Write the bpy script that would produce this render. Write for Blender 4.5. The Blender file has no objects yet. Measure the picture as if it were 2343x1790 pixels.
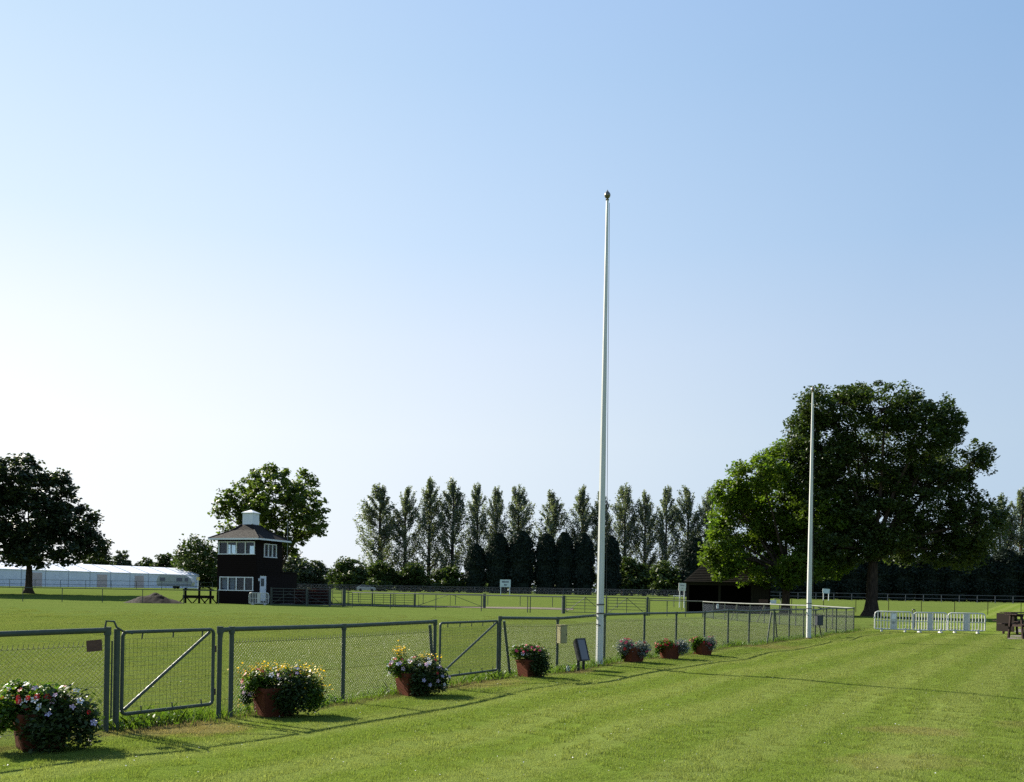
import bpy, bmesh, math, random
import numpy as np
from mathutils import Vector, Matrix, Euler

random.seed(7)
RNG = np.random.default_rng(7)
SC = bpy.context.scene
COL = SC.collection
PI = math.pi
R = math.radians

# ------------------------------------------------------------------ camera, sky, sun, exposure
EYE = 1.65                       # eye height above the lawn
FPX = 2148.0                     # focal length in photo pixels (about 33 mm on a 36 mm wide frame)
CX, HY, ROLL = 1171.5, 1352.0, R(1.0)
cam_d = bpy.data.cameras.new('camera')
cam_d.sensor_width = 36.0
cam_d.lens = 36.0 * FPX / 2343.0
cam_d.shift_y = (HY - 895.0) / 2343.0
cam_d.clip_start = 0.1
cam_d.clip_end = 6000.0
cam = bpy.data.objects.new('camera', cam_d)
COL.objects.link(cam)
cam.matrix_world = Matrix.Translation((0, 0, EYE)) @ Matrix.Rotation(R(90), 4, 'X') @ Matrix.Rotation(ROLL, 4, 'Z')
SC.camera = cam

SUN_EL, SUN_AZ = R(32.0), R(-50.0)      # azimuth measured from +Y (view direction) towards +X
SUN_DIR = Vector((math.sin(SUN_AZ) * math.cos(SUN_EL), math.cos(SUN_AZ) * math.cos(SUN_EL), math.sin(SUN_EL)))
world = bpy.data.worlds.new('World')
SC.world = world
world.use_nodes = True
wn = world.node_tree
wn.nodes.clear()
w_out = wn.nodes.new('ShaderNodeOutputWorld')
w_bg = wn.nodes.new('ShaderNodeBackground')
w_sky = wn.nodes.new('ShaderNodeTexSky')
w_sky.sky_type = 'NISHITA'
w_sky.sun_disc = False
w_sky.sun_elevation = SUN_EL
w_sky.sun_rotation = SUN_AZ
w_sky.altitude = 0.0
w_sky.air_density = 1.0
w_sky.dust_density = 0.5
w_sky.ozone_density = 1.6
w_bg.inputs['Strength'].default_value = 0.066
# bright summer haze over the clear sky: paler low down, brighter towards the sun and evenly dimmer away from it
w_tc = wn.nodes.new('ShaderNodeTexCoord')
w_sep = wn.nodes.new('ShaderNodeSeparateXYZ')
w_abs = wn.nodes.new('ShaderNodeMath')
w_abs.operation = 'ABSOLUTE'
w_dot = wn.nodes.new('ShaderNodeVectorMath')
w_dot.operation = 'DOT_PRODUCT'
w_dot.inputs[1].default_value = tuple(SUN_DIR)
w_half = wn.nodes.new('ShaderNodeMath')
w_half.operation = 'MULTIPLY_ADD'
w_half.inputs[1].default_value = 0.5
w_half.inputs[2].default_value = 0.5


def w_ramp(stops):
    n = wn.nodes.new('ShaderNodeValToRGB')
    n.color_ramp.interpolation = 'LINEAR'
    els = n.color_ramp.elements
    while len(els) < len(stops):
        els.new(0.5)
    for e, (pp, cc) in zip(els, stops):
        e.position = pp
        e.color = tuple(v / 1.3 for v in cc) + (1,)
    return n


w_el = w_ramp([(0.0, (1.04, 1.02, 1.00)), (0.156, (1.03, 1.03, 1.00)), (0.25, (0.90, 0.95, 1.0)), (0.342, (0.71, 0.845, 0.975)), (0.485, (0.545, 0.72, 0.915)), (0.7, (0.40, 0.57, 0.88)), (1.0, (0.34, 0.50, 0.82))])
w_an = w_ramp([(0.0, (0.42, 0.55, 0.75)), (0.5, (0.42, 0.555, 0.725)), (0.62, (0.46, 0.585, 0.75)), (0.703, (0.53, 0.645, 0.795)), (0.79, (0.66, 0.75, 0.87)), (0.872, (0.80, 0.86, 0.95)), (0.94, (0.95, 0.965, 0.99)), (1.0, (1.04, 1.03, 1.0))])
w_mul = wn.nodes.new('ShaderNodeVectorMath')
w_mul.operation = 'MULTIPLY'
w_hz = wn.nodes.new('ShaderNodeVectorMath')
w_hz.operation = 'SCALE'
w_hz.inputs['Scale'].default_value = 1.69 / 0.184
w_cl = wn.nodes.new('ShaderNodeVectorMath')
w_cl.operation = 'SCALE'
w_cl.inputs['Scale'].default_value = 0.06
w_add = wn.nodes.new('ShaderNodeVectorMath')
w_add.operation = 'ADD'
wn.links.new(w_tc.outputs['Generated'], w_sep.inputs[0])
wn.links.new(w_tc.outputs['Generated'], w_dot.inputs[0])
wn.links.new(w_dot.outputs['Value'], w_half.inputs[0])
wn.links.new(w_sep.outputs[2], w_abs.inputs[0])
wn.links.new(w_abs.outputs[0], w_el.inputs[0])
wn.links.new(w_half.outputs[0], w_an.inputs[0])
wn.links.new(w_el.outputs[0], w_mul.inputs[0])
wn.links.new(w_an.outputs[0], w_mul.inputs[1])
wn.links.new(w_mul.outputs[0], w_hz.inputs[0])
wn.links.new(w_sky.outputs['Color'], w_cl.inputs[0])
wn.links.new(w_hz.outputs[0], w_add.inputs[0])
wn.links.new(w_cl.outputs[0], w_add.inputs[1])
wn.links.new(w_add.outputs[0], w_bg.inputs['Color'])
wn.links.new(w_bg.outputs['Background'], w_out.inputs['Surface'])

sun_d = bpy.data.lights.new('sun', 'SUN')
sun_d.energy = 5.0
sun_d.angle = R(0.75)
sun_d.color = (1.0, 0.93, 0.80)
sun = bpy.data.objects.new('sun', sun_d)
COL.objects.link(sun)
sun.rotation_euler = (-SUN_DIR).to_track_quat('-Z', 'Y').to_euler()
sun.location = (-60, 60, 60)

SC.view_settings.view_transform = 'Standard'
SC.view_settings.look = 'None'
SC.view_settings.gamma = 1.0
SC.view_settings.use_curve_mapping = False
SC.view_settings.exposure = 1.48
SC.render.engine = 'CYCLES'
SC.cycles.use_denoising = False
SC.cycles.max_bounces = 8
SC.cycles.transparent_max_bounces = 12
SC.cycles.sample_clamp_indirect = 6.0


# ------------------------------------------------------------------ ground shape and photo-to-place helpers
def sstep(a, b, t):
    t = np.clip((np.asarray(t, float) - a) / (b - a), 0, 1)
    return t * t * (3 - 2 * t)


def gz(x, y):
    x = np.asarray(x, float)
    y = np.asarray(y, float)
    z = 0.95 * sstep(84, 140, y)
    near = 1 - sstep(40, 70, y)
    z = z + near * (0.022 * np.sin(0.9 * x + 0.5 * y) + 0.016 * np.sin(1.7 * x - 0.8 * y + 1.3) + 0.012 * np.sin(0.4 * y + 2.1 * x + 0.4))
    return z


def G(x, y):
    return float(gz(x, y))


def at(px, d, z=None):
    """place on the ground seen at photo column px, d metres away"""
    v = (EYE - (G(0, d) if z is None else z)) * FPX / d
    u = ((px - CX) + v * math.sin(ROLL)) / math.cos(ROLL)
    x = u * d / FPX
    return Vector((x, d, G(x, d)))


def zat(px, py, d):
    """height of the point seen at (px, py), d metres away"""
    dx, dy = px - CX, py - HY
    v = -dx * math.sin(ROLL) + dy * math.cos(ROLL)
    return EYE - v * d / FPX


# ------------------------------------------------------------------ materials
MATS = {}


def new_mat(name):
    m = bpy.data.materials.new(name)
    m.use_nodes = True
    nt = m.node_tree
    nt.nodes.clear()
    MATS[name] = m
    return m, nt


def N(nt, t, **kw):
    n = nt.nodes.new(t)
    for k, v in kw.items():
        setattr(n, k, v)
    return n


def setin(nt, sock, v):
    if hasattr(v, 'is_output') and v.is_output:
        nt.links.new(v, sock)
    else:
        sock.default_value = v


def math_n(nt, op, a, b=None, c=None, clamp=False):
    n = N(nt, 'ShaderNodeMath', operation=op, use_clamp=clamp)
    setin(nt, n.inputs[0], a)
    if b is not None:
        setin(nt, n.inputs[1], b)
    if c is not None:
        setin(nt, n.inputs[2], c)
    return n.outputs[0]


def maprange(nt, v, a, b, c=0.0, d=1.0, smooth=True):
    n = N(nt, 'ShaderNodeMapRange', interpolation_type='SMOOTHSTEP' if smooth else 'LINEAR')
    setin(nt, n.inputs['Value'], v)
    n.inputs['From Min'].default_value = a
    n.inputs['From Max'].default_value = b
    n.inputs['To Min'].default_value = c
    n.inputs['To Max'].default_value = d
    return n.outputs['Result']


def mix(nt, f, a, b, blend='MIX'):
    n = N(nt, 'ShaderNodeMix', data_type='RGBA', blend_type=blend)
    setin(nt, n.inputs[0], f)
    for s, v in ((n.inputs[6], a), (n.inputs[7], b)):
        if isinstance(v, tuple) and len(v) == 3:
            v = v + (1,)
        setin(nt, s, v)
    return n.outputs[2]


def noise(nt, vec, scale, detail=3.0, rough=0.55, out='Fac'):
    n = N(nt, 'ShaderNodeTexNoise')
    n.inputs['Scale'].default_value = scale
    n.inputs['Detail'].default_value = detail
    n.inputs['Roughness'].default_value = rough
    if vec is not None:
        nt.links.new(vec, n.inputs['Vector'])
    return n.outputs[out]


def bump(nt, h, strength=0.3, dist=0.02):
    n = N(nt, 'ShaderNodeBump')
    n.inputs['Strength'].default_value = strength
    n.inputs['Distance'].default_value = dist
    setin(nt, n.inputs['Height'], h)
    return n.outputs['Normal']


def surf(name, c1, c2=None, scale=6.0, rough=0.6, metal=0.0, bmp=0.0, bscale=None, spec=0.3, stretch=None, coat=0.0):
    """plain surface: two-tone noise, fine relief, uneven roughness"""
    m, nt = new_mat(name)
    out = N(nt, 'ShaderNodeOutputMaterial')
    p = N(nt, 'ShaderNodeBsdfPrincipled')
    nt.links.new(p.outputs[0], out.inputs[0])
    tc = N(nt, 'ShaderNodeTexCoord')
    vec = tc.outputs['Object']
    if stretch:
        mp = N(nt, 'ShaderNodeMapping')
        mp.inputs['Scale'].default_value = stretch
        nt.links.new(vec, mp.inputs['Vector'])
        vec = mp.outputs['Vector']
    c2 = c2 or tuple(min(1, c * 0.72) for c in c1)
    f = maprange(nt, noise(nt, vec, scale, 5.0, 0.6), 0.34, 0.68)
    nt.links.new(mix(nt, f, c1, c2), p.inputs['Base Color'])
    p.inputs['Metallic'].default_value = metal
    p.inputs['Specular IOR Level'].default_value = spec
    p.inputs['Coat Weight'].default_value = coat
    nt.links.new(maprange(nt, noise(nt, vec, scale * 2.3, 3.0), 0.3, 0.7, max(0.05, rough - 0.1), min(1, rough + 0.12)), p.inputs['Roughness'])
    if bmp:
        nt.links.new(bump(nt, noise(nt, vec, bscale or scale * 5, 4.0), bmp, 0.02), p.inputs['Normal'])
    return m


def leafmat(name, c1, c2, trans=0.42, tint=(1.15, 1.25, 0.5), rough=0.5, gloss=0.25, var=None):
    """leaves: every leaf a little different in colour; light comes through them"""
    m, nt = new_mat(name)
    out = N(nt, 'ShaderNodeOutputMaterial')
    geo = N(nt, 'ShaderNodeNewGeometry')
    f = geo.outputs['Random Per Island']
    col = mix(nt, f, c1, c2)
    if var:
        big = maprange(nt, noise(nt, geo.outputs['Position'], var[0], 2.0), 0.4, 0.62)
        col = mix(nt, math_n(nt, 'MULTIPLY', big, var[2]), col, var[1])
    p = N(nt, 'ShaderNodeBsdfPrincipled')
    nt.links.new(col, p.inputs['Base Color'])
    p.inputs['Roughness'].default_value = rough
    p.inputs['Specular IOR Level'].default_value = gloss
    t = N(nt, 'ShaderNodeBsdfTranslucent')
    nt.links.new(mix(nt, 1.0, col, tint, 'MULTIPLY'), t.inputs['Color'])
    ms = N(nt, 'ShaderNodeMixShader')
    ms.inputs[0].default_value = trans
    nt.links.new(p.outputs[0], ms.inputs[1])
    nt.links.new(t.outputs[0], ms.inputs[2])
    nt.links.new(ms.outputs[0], out.inputs[0])
    return m


# fence line of the ring (used by the grass, too)
FA, FV = Vector((-4.41, 10.42)), Vector((16.27, 44.68))
FT = (FV - FA).normalized()
FN = Vector((FT.y, -FT.x))          # points to the lawn side


def grass_colour(nt, blade=False):
    geo = N(nt, 'ShaderNodeNewGeometry')
    pos = geo.outputs['Position']
    sp = N(nt, 'ShaderNodeSeparateXYZ')
    nt.links.new(pos, sp.inputs[0])
    x, y = sp.outputs[0], sp.outputs[1]
    s = math_n(nt, 'ADD', math_n(nt, 'MULTIPLY', math_n(nt, 'SUBTRACT', x, FA.x), FN.x),
               math_n(nt, 'MULTIPLY', math_n(nt, 'SUBTRACT', y, FA.y), FN.y))
    lawn = maprange(nt, s, -0.3, 0.5)
    # patches at several sizes
    n1 = maprange(nt, noise(nt, pos, 0.22, 4.0, 0.6), 0.36, 0.66)
    n2 = maprange(nt, noise(nt, pos, 1.6, 4.0, 0.65), 0.34, 0.68)
    n3 = maprange(nt, noise(nt, pos, 9.0, 4.0, 0.7), 0.3, 0.72)
    n4 = maprange(nt, noise(nt, pos, 34.0, 3.0, 0.7), 0.32, 0.70)
    lawn_c = mix(nt, n1, (0.092, 0.142, 0.018), (0.110, 0.156, 0.024))
    lawn_c = mix(nt, math_n(nt, 'MULTIPLY', n2, 0.40), lawn_c, (0.076, 0.124, 0.013))
    field_c = mix(nt, n1, (0.062, 0.098, 0.020), (0.076, 0.108, 0.026))
    field_c = mix(nt, math_n(nt, 'MULTIPLY', n2, 0.35), field_c, (0.078, 0.098, 0.027))
    col = mix(nt, lawn, field_c, lawn_c)
    col = mix(nt, math_n(nt, 'MULTIPLY', n3, 0.50), col, (0.048, 0.076, 0.011))
    col = mix(nt, math_n(nt, 'MULTIPLY', n4, 0.35), col, (0.150, 0.168, 0.050))
    # mowing stripes along the fence
    wob = math_n(nt, 'MULTIPLY', noise(nt, pos, 0.5, 2.0), 0.5)
    st = math_n(nt, 'SINE', math_n(nt, 'MULTIPLY', math_n(nt, 'ADD', s, wob), 2 * PI / 1.5))
    stf = math_n(nt, 'MULTIPLY', maprange(nt, st, -0.6, 0.6), math_n(nt, 'MULTIPLY', lawn, 0.55))
    col = mix(nt, stf, col, (0.138, 0.168, 0.045))
    # yellowed thatch
    dry = maprange(nt, noise(nt, pos, 0.7, 5.0, 0.7), 0.60, 0.78)
    col = mix(nt, math_n(nt, 'MULTIPLY', dry, 0.28), col, (0.175, 0.165, 0.060))

    def spot(px, py, rx, ry, c, k):
        nonlocal col
        dx = math_n(nt, 'DIVIDE', math_n(nt, 'SUBTRACT', x, px), rx)
        dy = math_n(nt, 'DIVIDE', math_n(nt, 'SUBTRACT', y, py), ry)
        r2 = math_n(nt, 'ADD', math_n(nt, 'MULTIPLY', dx, dx), math_n(nt, 'MULTIPLY', dy, dy))
        r2 = math_n(nt, 'ADD', r2, math_n(nt, 'MULTIPLY', math_n(nt, 'SUBTRACT', noise(nt, pos, 3.0, 4.0, 0.7), 0.5), 2.6))
        f = maprange(nt, r2, 0.2, 1.3, k, 0.0)
        col = mix(nt, f, col, c)
    # trodden patches in front of the gates, bare patches on the lawn
    straw, soil = (0.1485, 0.1183, 0.0523), (0.0853, 0.0605, 0.0341)
    spot(-3.75, 10.75, 0.85, 0.75, straw, 0.75)
    spot(-0.75, 16.4, 1.1, 1.0, straw, 0.5)
    spot(5.05, 11.7, 0.75, 0.5, straw, 0.4)
    spot(7.1, 12.3, 0.8, 0.5, straw, 0.3)
    spot(3.9, 9.3, 0.9, 0.5, straw, 0.25)
    spot(1.25, 19.7, 0.6, 0.5, soil, 0.7)
    spot(8.0, 30.6, 1.6, 1.6, straw, 0.5)
    spot(30.0, 79.5, 4.0, 2.5, straw, 0.4)
    # bare strip under the fence
    wig = math_n(nt, 'MULTIPLY', math_n(nt, 'SUBTRACT', noise(nt, pos, 2.2, 4.0, 0.65), 0.5), 1.0)
    band = math_n(nt, 'ABSOLUTE', math_n(nt, 'ADD', math_n(nt, 'SUBTRACT', s, 0.08), wig))
    bf = maprange(nt, band, 0.05, 0.22, 0.5, 0.0)
    bf = math_n(nt, 'MULTIPLY', bf, maprange(nt, y, 44, 46, 1.0, 0.0))
    col = mix(nt, bf, col, (0.0633, 0.0451, 0.0264))
    return geo, pos, col


K_TURF = (1.0, 1.0, 1.0)      # open turf seen from afar, no single blades


def make_ground_mat():
    m, nt = new_mat('ground_grass')
    out = N(nt, 'ShaderNodeOutputMaterial')
    p = N(nt, 'ShaderNodeBsdfDiffuse')
    geo, pos, col = grass_colour(nt)
    nt.links.new(mix(nt, 1.0, col, K_TURF, 'MULTIPLY'), p.inputs['Color'])
    h = math_n(nt, 'ADD', noise(nt, pos, 28.0, 5.0, 0.75), math_n(nt, 'MULTIPLY', noise(nt, pos, 4.0, 3.0), 1.4))
    nt.links.new(bump(nt, h, 0.8, 0.03), p.inputs['Normal'])
    nt.links.new(p.outputs[0], out.inputs[0])
    return m


def make_blade_mat():
    m, nt = new_mat('grass_blades')
    out = N(nt, 'ShaderNodeOutputMaterial')
    geo, pos, col = grass_colour(nt)
    col = mix(nt, geo.outputs['Random Per Island'], mix(nt, 1.0, col, (0.50, 0.55, 0.45), 'MULTIPLY'), mix(nt, 1.0, col, (1.75, 1.65, 1.8), 'MULTIPLY'))
    d = N(nt, 'ShaderNodeBsdfPrincipled')
    nt.links.new(col, d.inputs['Base Color'])
    d.inputs['Roughness'].default_value = 0.55
    d.inputs['Specular IOR Level'].default_value = 0.25
    t = N(nt, 'ShaderNodeBsdfTranslucent')
    nt.links.new(mix(nt, 1.0, col, (1.45, 1.4, 1.1), 'MULTIPLY'), t.inputs['Color'])
    ms = N(nt, 'ShaderNodeMixShader')
    ms.inputs[0].default_value = 0.5
    nt.links.new(d.outputs[0], ms.inputs[1])
    nt.links.new(t.outputs[0], ms.inputs[2])
    nt.links.new(ms.outputs[0], out.inputs[0])
    return m


M_GROUND = make_ground_mat()
M_BLADE = make_blade_mat()
M_FENCE = surf('green_fence_paint', (0.060, 0.077, 0.058), (0.078, 0.092, 0.072), 9, 0.42, bmp=0.06, spec=0.10)
M_WIRE = surf('coated_wire', (0.045, 0.062, 0.042), (0.055, 0.068, 0.050), 5, 0.45, spec=0.22)
M_WIRE2 = surf('weathered_wire', (0.0896, 0.0980, 0.0896), (0.1232, 0.1288, 0.1176), 5, 0.5, metal=0.2, spec=0.22)
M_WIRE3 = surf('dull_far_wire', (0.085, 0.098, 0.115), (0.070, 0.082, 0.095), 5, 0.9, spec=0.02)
M_STEEL = surf('galvanised_steel', (0.2100, 0.2310, 0.2310), (0.1400, 0.1610, 0.1610), 12, 0.45, metal=0.5)
M_STEELG = surf('grey_green_steel', (0.070, 0.084, 0.074), (0.052, 0.064, 0.056), 10, 0.5, metal=0.2, spec=0.22)
M_POLE = surf('white_pole_paint', (0.60, 0.60, 0.56), (0.48, 0.49, 0.45), 5, 0.42, bmp=0.03, stretch=(6, 6, 0.22), spec=0.35)
M_GOLD = surf('gilded_finial', (0.20, 0.175, 0.135), (0.14, 0.125, 0.095), 14, 0.38, metal=0.7)
M_ROPE = surf('dark_rope', (0.05, 0.05, 0.045), (0.09, 0.08, 0.07), 40, 0.9)
M_RUST = surf('rusty_iron', (0.1000, 0.0600, 0.0350), (0.0550, 0.0400, 0.0300), 20, 0.8, bmp=0.2, spec=0.22)
M_PLAQUE = surf('brown_plaque', (0.1242, 0.0675, 0.0459), (0.0918, 0.0486, 0.0351), 18, 0.6, bmp=0.1, spec=0.22)
M_TERRA = surf('terracotta', (0.130, 0.040, 0.020), (0.095, 0.031, 0.017), 8, 0.8, bmp=0.12, spec=0.06)
M_SOIL = surf('potting_soil', (0.0350, 0.0250, 0.0180), (0.0600, 0.0450, 0.0300), 20, 0.95, bmp=0.5, spec=0.06)
M_HEAP = surf('soil_heap', (0.020, 0.016, 0.013), (0.012, 0.010, 0.009), 3, 0.95, bmp=0.7, bscale=8, spec=0.06)
M_TRACK = surf('gravel_track', (0.1350, 0.1103, 0.0922), (0.0945, 0.0833, 0.0630), 0.8, 0.95, bmp=0.4, bscale=14, spec=0.06)
M_PAVE = surf('worn_paving', (0.1200, 0.0990, 0.0840), (0.0900, 0.0750, 0.0630), 2.5, 0.85, bmp=0.2)
M_DWOOD = surf('dark_stained_boards', (0.0115, 0.0070, 0.0068), (0.0068, 0.0046, 0.0046), 5, 0.7, bmp=0.25, bscale=18, stretch=(1, 1, 9), spec=0.06)
M_DARKIN = surf('dark_interior', (0.0060, 0.0051, 0.0048), None, 4, 0.9, spec=0.06)
M_TIMBER = surf('dark_timber', (0.0126, 0.0090, 0.0072), (0.0084, 0.0066, 0.0054), 6, 0.75, bmp=0.2, stretch=(1, 8, 8), spec=0.06)
M_PICNIC = surf('picnic_wood', (0.036, 0.024, 0.021), (0.024, 0.017, 0.016), 7, 0.6, bmp=0.2, stretch=(1, 9, 9), spec=0.06)
M_OLIVEWALL = surf('olive_boards', (0.0239, 0.0214, 0.0139), (0.0164, 0.0146, 0.0101), 4, 0.8, bmp=0.2, stretch=(6, 6, 0.6), spec=0.06)
M_TILE = surf('brown_roof_tiles', (0.022, 0.019, 0.017), (0.014, 0.0125, 0.0115), 3, 0.8, bmp=0.4, bscale=22, spec=0.06)
M_TILE2 = surf('mossy_roof_tiles', (0.0168, 0.0144, 0.0110), (0.0108, 0.0101, 0.0067), 3, 0.85, bmp=0.4, bscale=16, spec=0.06)
M_WHITE = surf('white_paint', (0.78, 0.79, 0.78), (0.66, 0.68, 0.68), 6, 0.5)
M_PLASTIC = surf('white_plastic', (0.5700, 0.5700, 0.5400), (0.4650, 0.4650, 0.4350), 5, 0.45, spec=0.22)
M_CANVAS = surf('white_canvas', (0.74, 0.77, 0.80), (0.66, 0.69, 0.73), 0.7, 0.6, bmp=0.2, bscale=3)
M_CANVASR = surf('white_roof_canvas', (0.82, 0.84, 0.86), (0.72, 0.74, 0.77), 0.5, 0.4, bmp=0.25, bscale=1.5)
M_PINK = surf('pale_wood_door', (0.56, 0.46, 0.42), (0.48, 0.39, 0.35), 3, 0.7)
M_SEAM = surf('grey_seam', (0.42, 0.45, 0.48), None, 6, 0.6)
M_CARAV = surf('caravan_shell', (0.36, 0.38, 0.37), (0.30, 0.32, 0.31), 2, 0.35)
M_GREYP = surf('grey_panel', (0.24, 0.26, 0.28), (0.20, 0.21, 0.23), 5, 0.6)
M_BLACK = surf('black_housing', (0.022, 0.024, 0.028), (0.035, 0.036, 0.04), 10, 0.45)
M_BLUEBOX = surf('dark_blue_grey_box', (0.030, 0.038, 0.050), (0.045, 0.05, 0.06), 8, 0.5)
M_TANBOX = surf('olive_tan_box', (0.34, 0.31, 0.165), (0.28, 0.25, 0.13), 7, 0.6, bmp=0.08, spec=0.22)
M_RUBBER = surf('black_rubber', (0.015, 0.015, 0.015), (0.03, 0.03, 0.03), 10, 0.8)
M_CARP = surf('silver_car_paint', (0.45, 0.47, 0.50), (0.40, 0.42, 0.45), 2, 0.3, metal=0.5, coat=0.6)
M_SIGNB = surf('sign_white', (0.80, 0.81, 0.78), (0.70, 0.72, 0.70), 3, 0.45)
M_SIGNC = surf('sign_blue_white', (0.58, 0.66, 0.70), (0.50, 0.60, 0.62), 3, 0.45)
M_INK = surf('sign_ink', (0.10, 0.12, 0.16), (0.14, 0.15, 0.18), 8, 0.6)
M_INKG = surf('sign_ink_grey', (0.38, 0.38, 0.38), (0.30, 0.30, 0.30), 8, 0.6)
M_BLUE = surf('faded_blue_panel', (0.12, 0.22, 0.36), (0.10, 0.18, 0.30), 4, 0.5)
M_YELLOW = surf('yellow_marker', (0.75, 0.55, 0.10), (0.6, 0.42, 0.08), 6, 0.5)
M_FEATHER = surf('crow_feathers', (0.012, 0.012, 0.014), (0.02, 0.02, 0.024), 16, 0.5)
M_BARK = surf('bark', (0.062, 0.045, 0.032), (0.024, 0.018, 0.014), 3.0, 0.95, bmp=0.8, bscale=9, stretch=(3, 3, 0.7), spec=0.06)
M_BRUSH = surf('brush_body', (0.0180, 0.0088, 0.0080), (0.0112, 0.0072, 0.0064), 7, 0.9, bmp=0.7, bscale=26, spec=0.06)
L_OAK = leafmat('oak_leaves', (0.026, 0.047, 0.013), (0.054, 0.080, 0.021), 0.32, var=(0.35, (0.066, 0.092, 0.022), 0.5))
L_LIME = leafmat('lime_leaves', (0.052, 0.100, 0.012), (0.095, 0.150, 0.020), 0.50, var=(0.5, (0.115, 0.155, 0.022), 0.5))
L_MAPLE = leafmat('maple_leaves', (0.024, 0.040, 0.018), (0.044, 0.058, 0.026), 0.24)
L_TOWER = leafmat('planetree_leaves', (0.056, 0.092, 0.020), (0.112, 0.145, 0.034), 0.44)
L_POPLAR = leafmat('poplar_leaves', (0.092, 0.114, 0.078), (0.165, 0.190, 0.138), 0.40, gloss=0.35, rough=0.5)  # leaf colour lightened in place of distance haze
L_CONIFER = leafmat('conifer_sprays', (0.014, 0.024, 0.018), (0.026, 0.038, 0.026), 0.08, rough=0.7, gloss=0.1)
L_BUSH = leafmat('bush_leaves', (0.036, 0.062, 0.018), (0.064, 0.088, 0.026), 0.28, gloss=0.1)
L_BUSHB = leafmat('far_bush_leaves', (0.058, 0.080, 0.046), (0.092, 0.112, 0.068), 0.25, gloss=0.1)  # paler, greyer leaf colour stands in for haze over far trees
L_POT = leafmat('pot_leaves', (0.045, 0.105, 0.014), (0.095, 0.150, 0.024), 0.42)
L_POTD = leafmat('dark_shaded_pot_leaves', (0.028, 0.055, 0.016), (0.060, 0.085, 0.026), 0.32)  # darker leaf; also carries the shade on the planters' right sides
L_SILVER = leafmat('silver_leaves', (0.120, 0.150, 0.125), (0.20, 0.22, 0.19), 0.25, tint=(1.0, 1.1, 0.9))
L_TUFT = leafmat('tuft_blades', (0.060, 0.120, 0.016), (0.120, 0.170, 0.030), 0.45)
L_TWIG = leafmat('brush_twigs', (0.11, 0.035, 0.028), (0.065, 0.030, 0.022), 0.15, tint=(1.1, 0.9, 0.8))
P_RED = leafmat('red_petals', (0.36, 0.012, 0.016), (0.50, 0.035, 0.025), 0.3, tint=(1.1, 0.7, 0.7))
P_WHITE = leafmat('white_petals', (0.78, 0.74, 0.76), (0.86, 0.84, 0.84), 0.35, tint=(1.0, 0.98, 1.0))
P_PINK = leafmat('pink_petals', (0.70, 0.42, 0.56), (0.78, 0.58, 0.68), 0.35, tint=(1.05, 0.9, 1.0))
P_LILAC = leafmat('lilac_petals', (0.46, 0.38, 0.58), (0.58, 0.50, 0.68), 0.35, tint=(1, 0.95, 1.05))
P_CRIM = leafmat('crimson_petals', (0.52, 0.03, 0.11), (0.66, 0.09, 0.16), 0.3, tint=(1.1, 0.7, 0.8))
P_YELL = leafmat('yellow_petals', (0.72, 0.47, 0.015), (0.82, 0.60, 0.04), 0.35, tint=(1.1, 1.0, 0.6))


def make_glass(name, tint, transp):
    m, nt = new_mat(name)
    out = N(nt, 'ShaderNodeOutputMaterial')
    g = N(nt, 'ShaderNodeBsdfGlossy')
    g.inputs['Roughness'].default_value = 0.04
    t = N(nt, 'ShaderNodeBsdfTransparent')
    t.inputs['Color'].default_value = tint + (1,)
    fr = N(nt, 'ShaderNodeFresnel')
    fr.inputs['IOR'].default_value = 1.5
    ms = N(nt, 'ShaderNodeMixShader')
    ms.inputs[0].default_value = 1 - transp
    nt.links.new(t.outputs[0], ms.inputs[1])
    nt.links.new(g.outputs[0], ms.inputs[2])
    nt.links.new(ms.outputs[0], out.inputs[0])
    return m


M_GLASS = make_glass('window_glass', (0.72, 0.80, 0.84), 0.965)
M_LENS = surf('floodlight_glass', (0.022, 0.034, 0.052), (0.018, 0.028, 0.044), 3, 0.08, spec=0.8)
M_DGLASS = surf('dark_window_glass', (0.030, 0.045, 0.075), (0.05, 0.06, 0.09), 4, 0.08, spec=0.7)


# ------------------------------------------------------------------ mesh helpers
def fast_mesh(name, V, F):
    """V (n,3) floats, F (m,k) ints"""
    V = np.asarray(V, dtype=np.float32)
    F = np.asarray(F, dtype=np.int32)
    me = bpy.data.meshes.new(name)
    me.vertices.add(len(V))
    me.vertices.foreach_set('co', V.ravel())
    k = F.shape[1]
    me.loops.add(F.size)
    me.loops.foreach_set('vertex_index', F.ravel())
    me.polygons.add(len(F))
    me.polygons.foreach_set('loop_start', np.arange(0, F.size, k, dtype=np.int32))
    me.polygons.foreach_set('loop_total', np.full(len(F), k, dtype=np.int32))
    me.update(calc_edges=True)
    me.validate()
    return me


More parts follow.
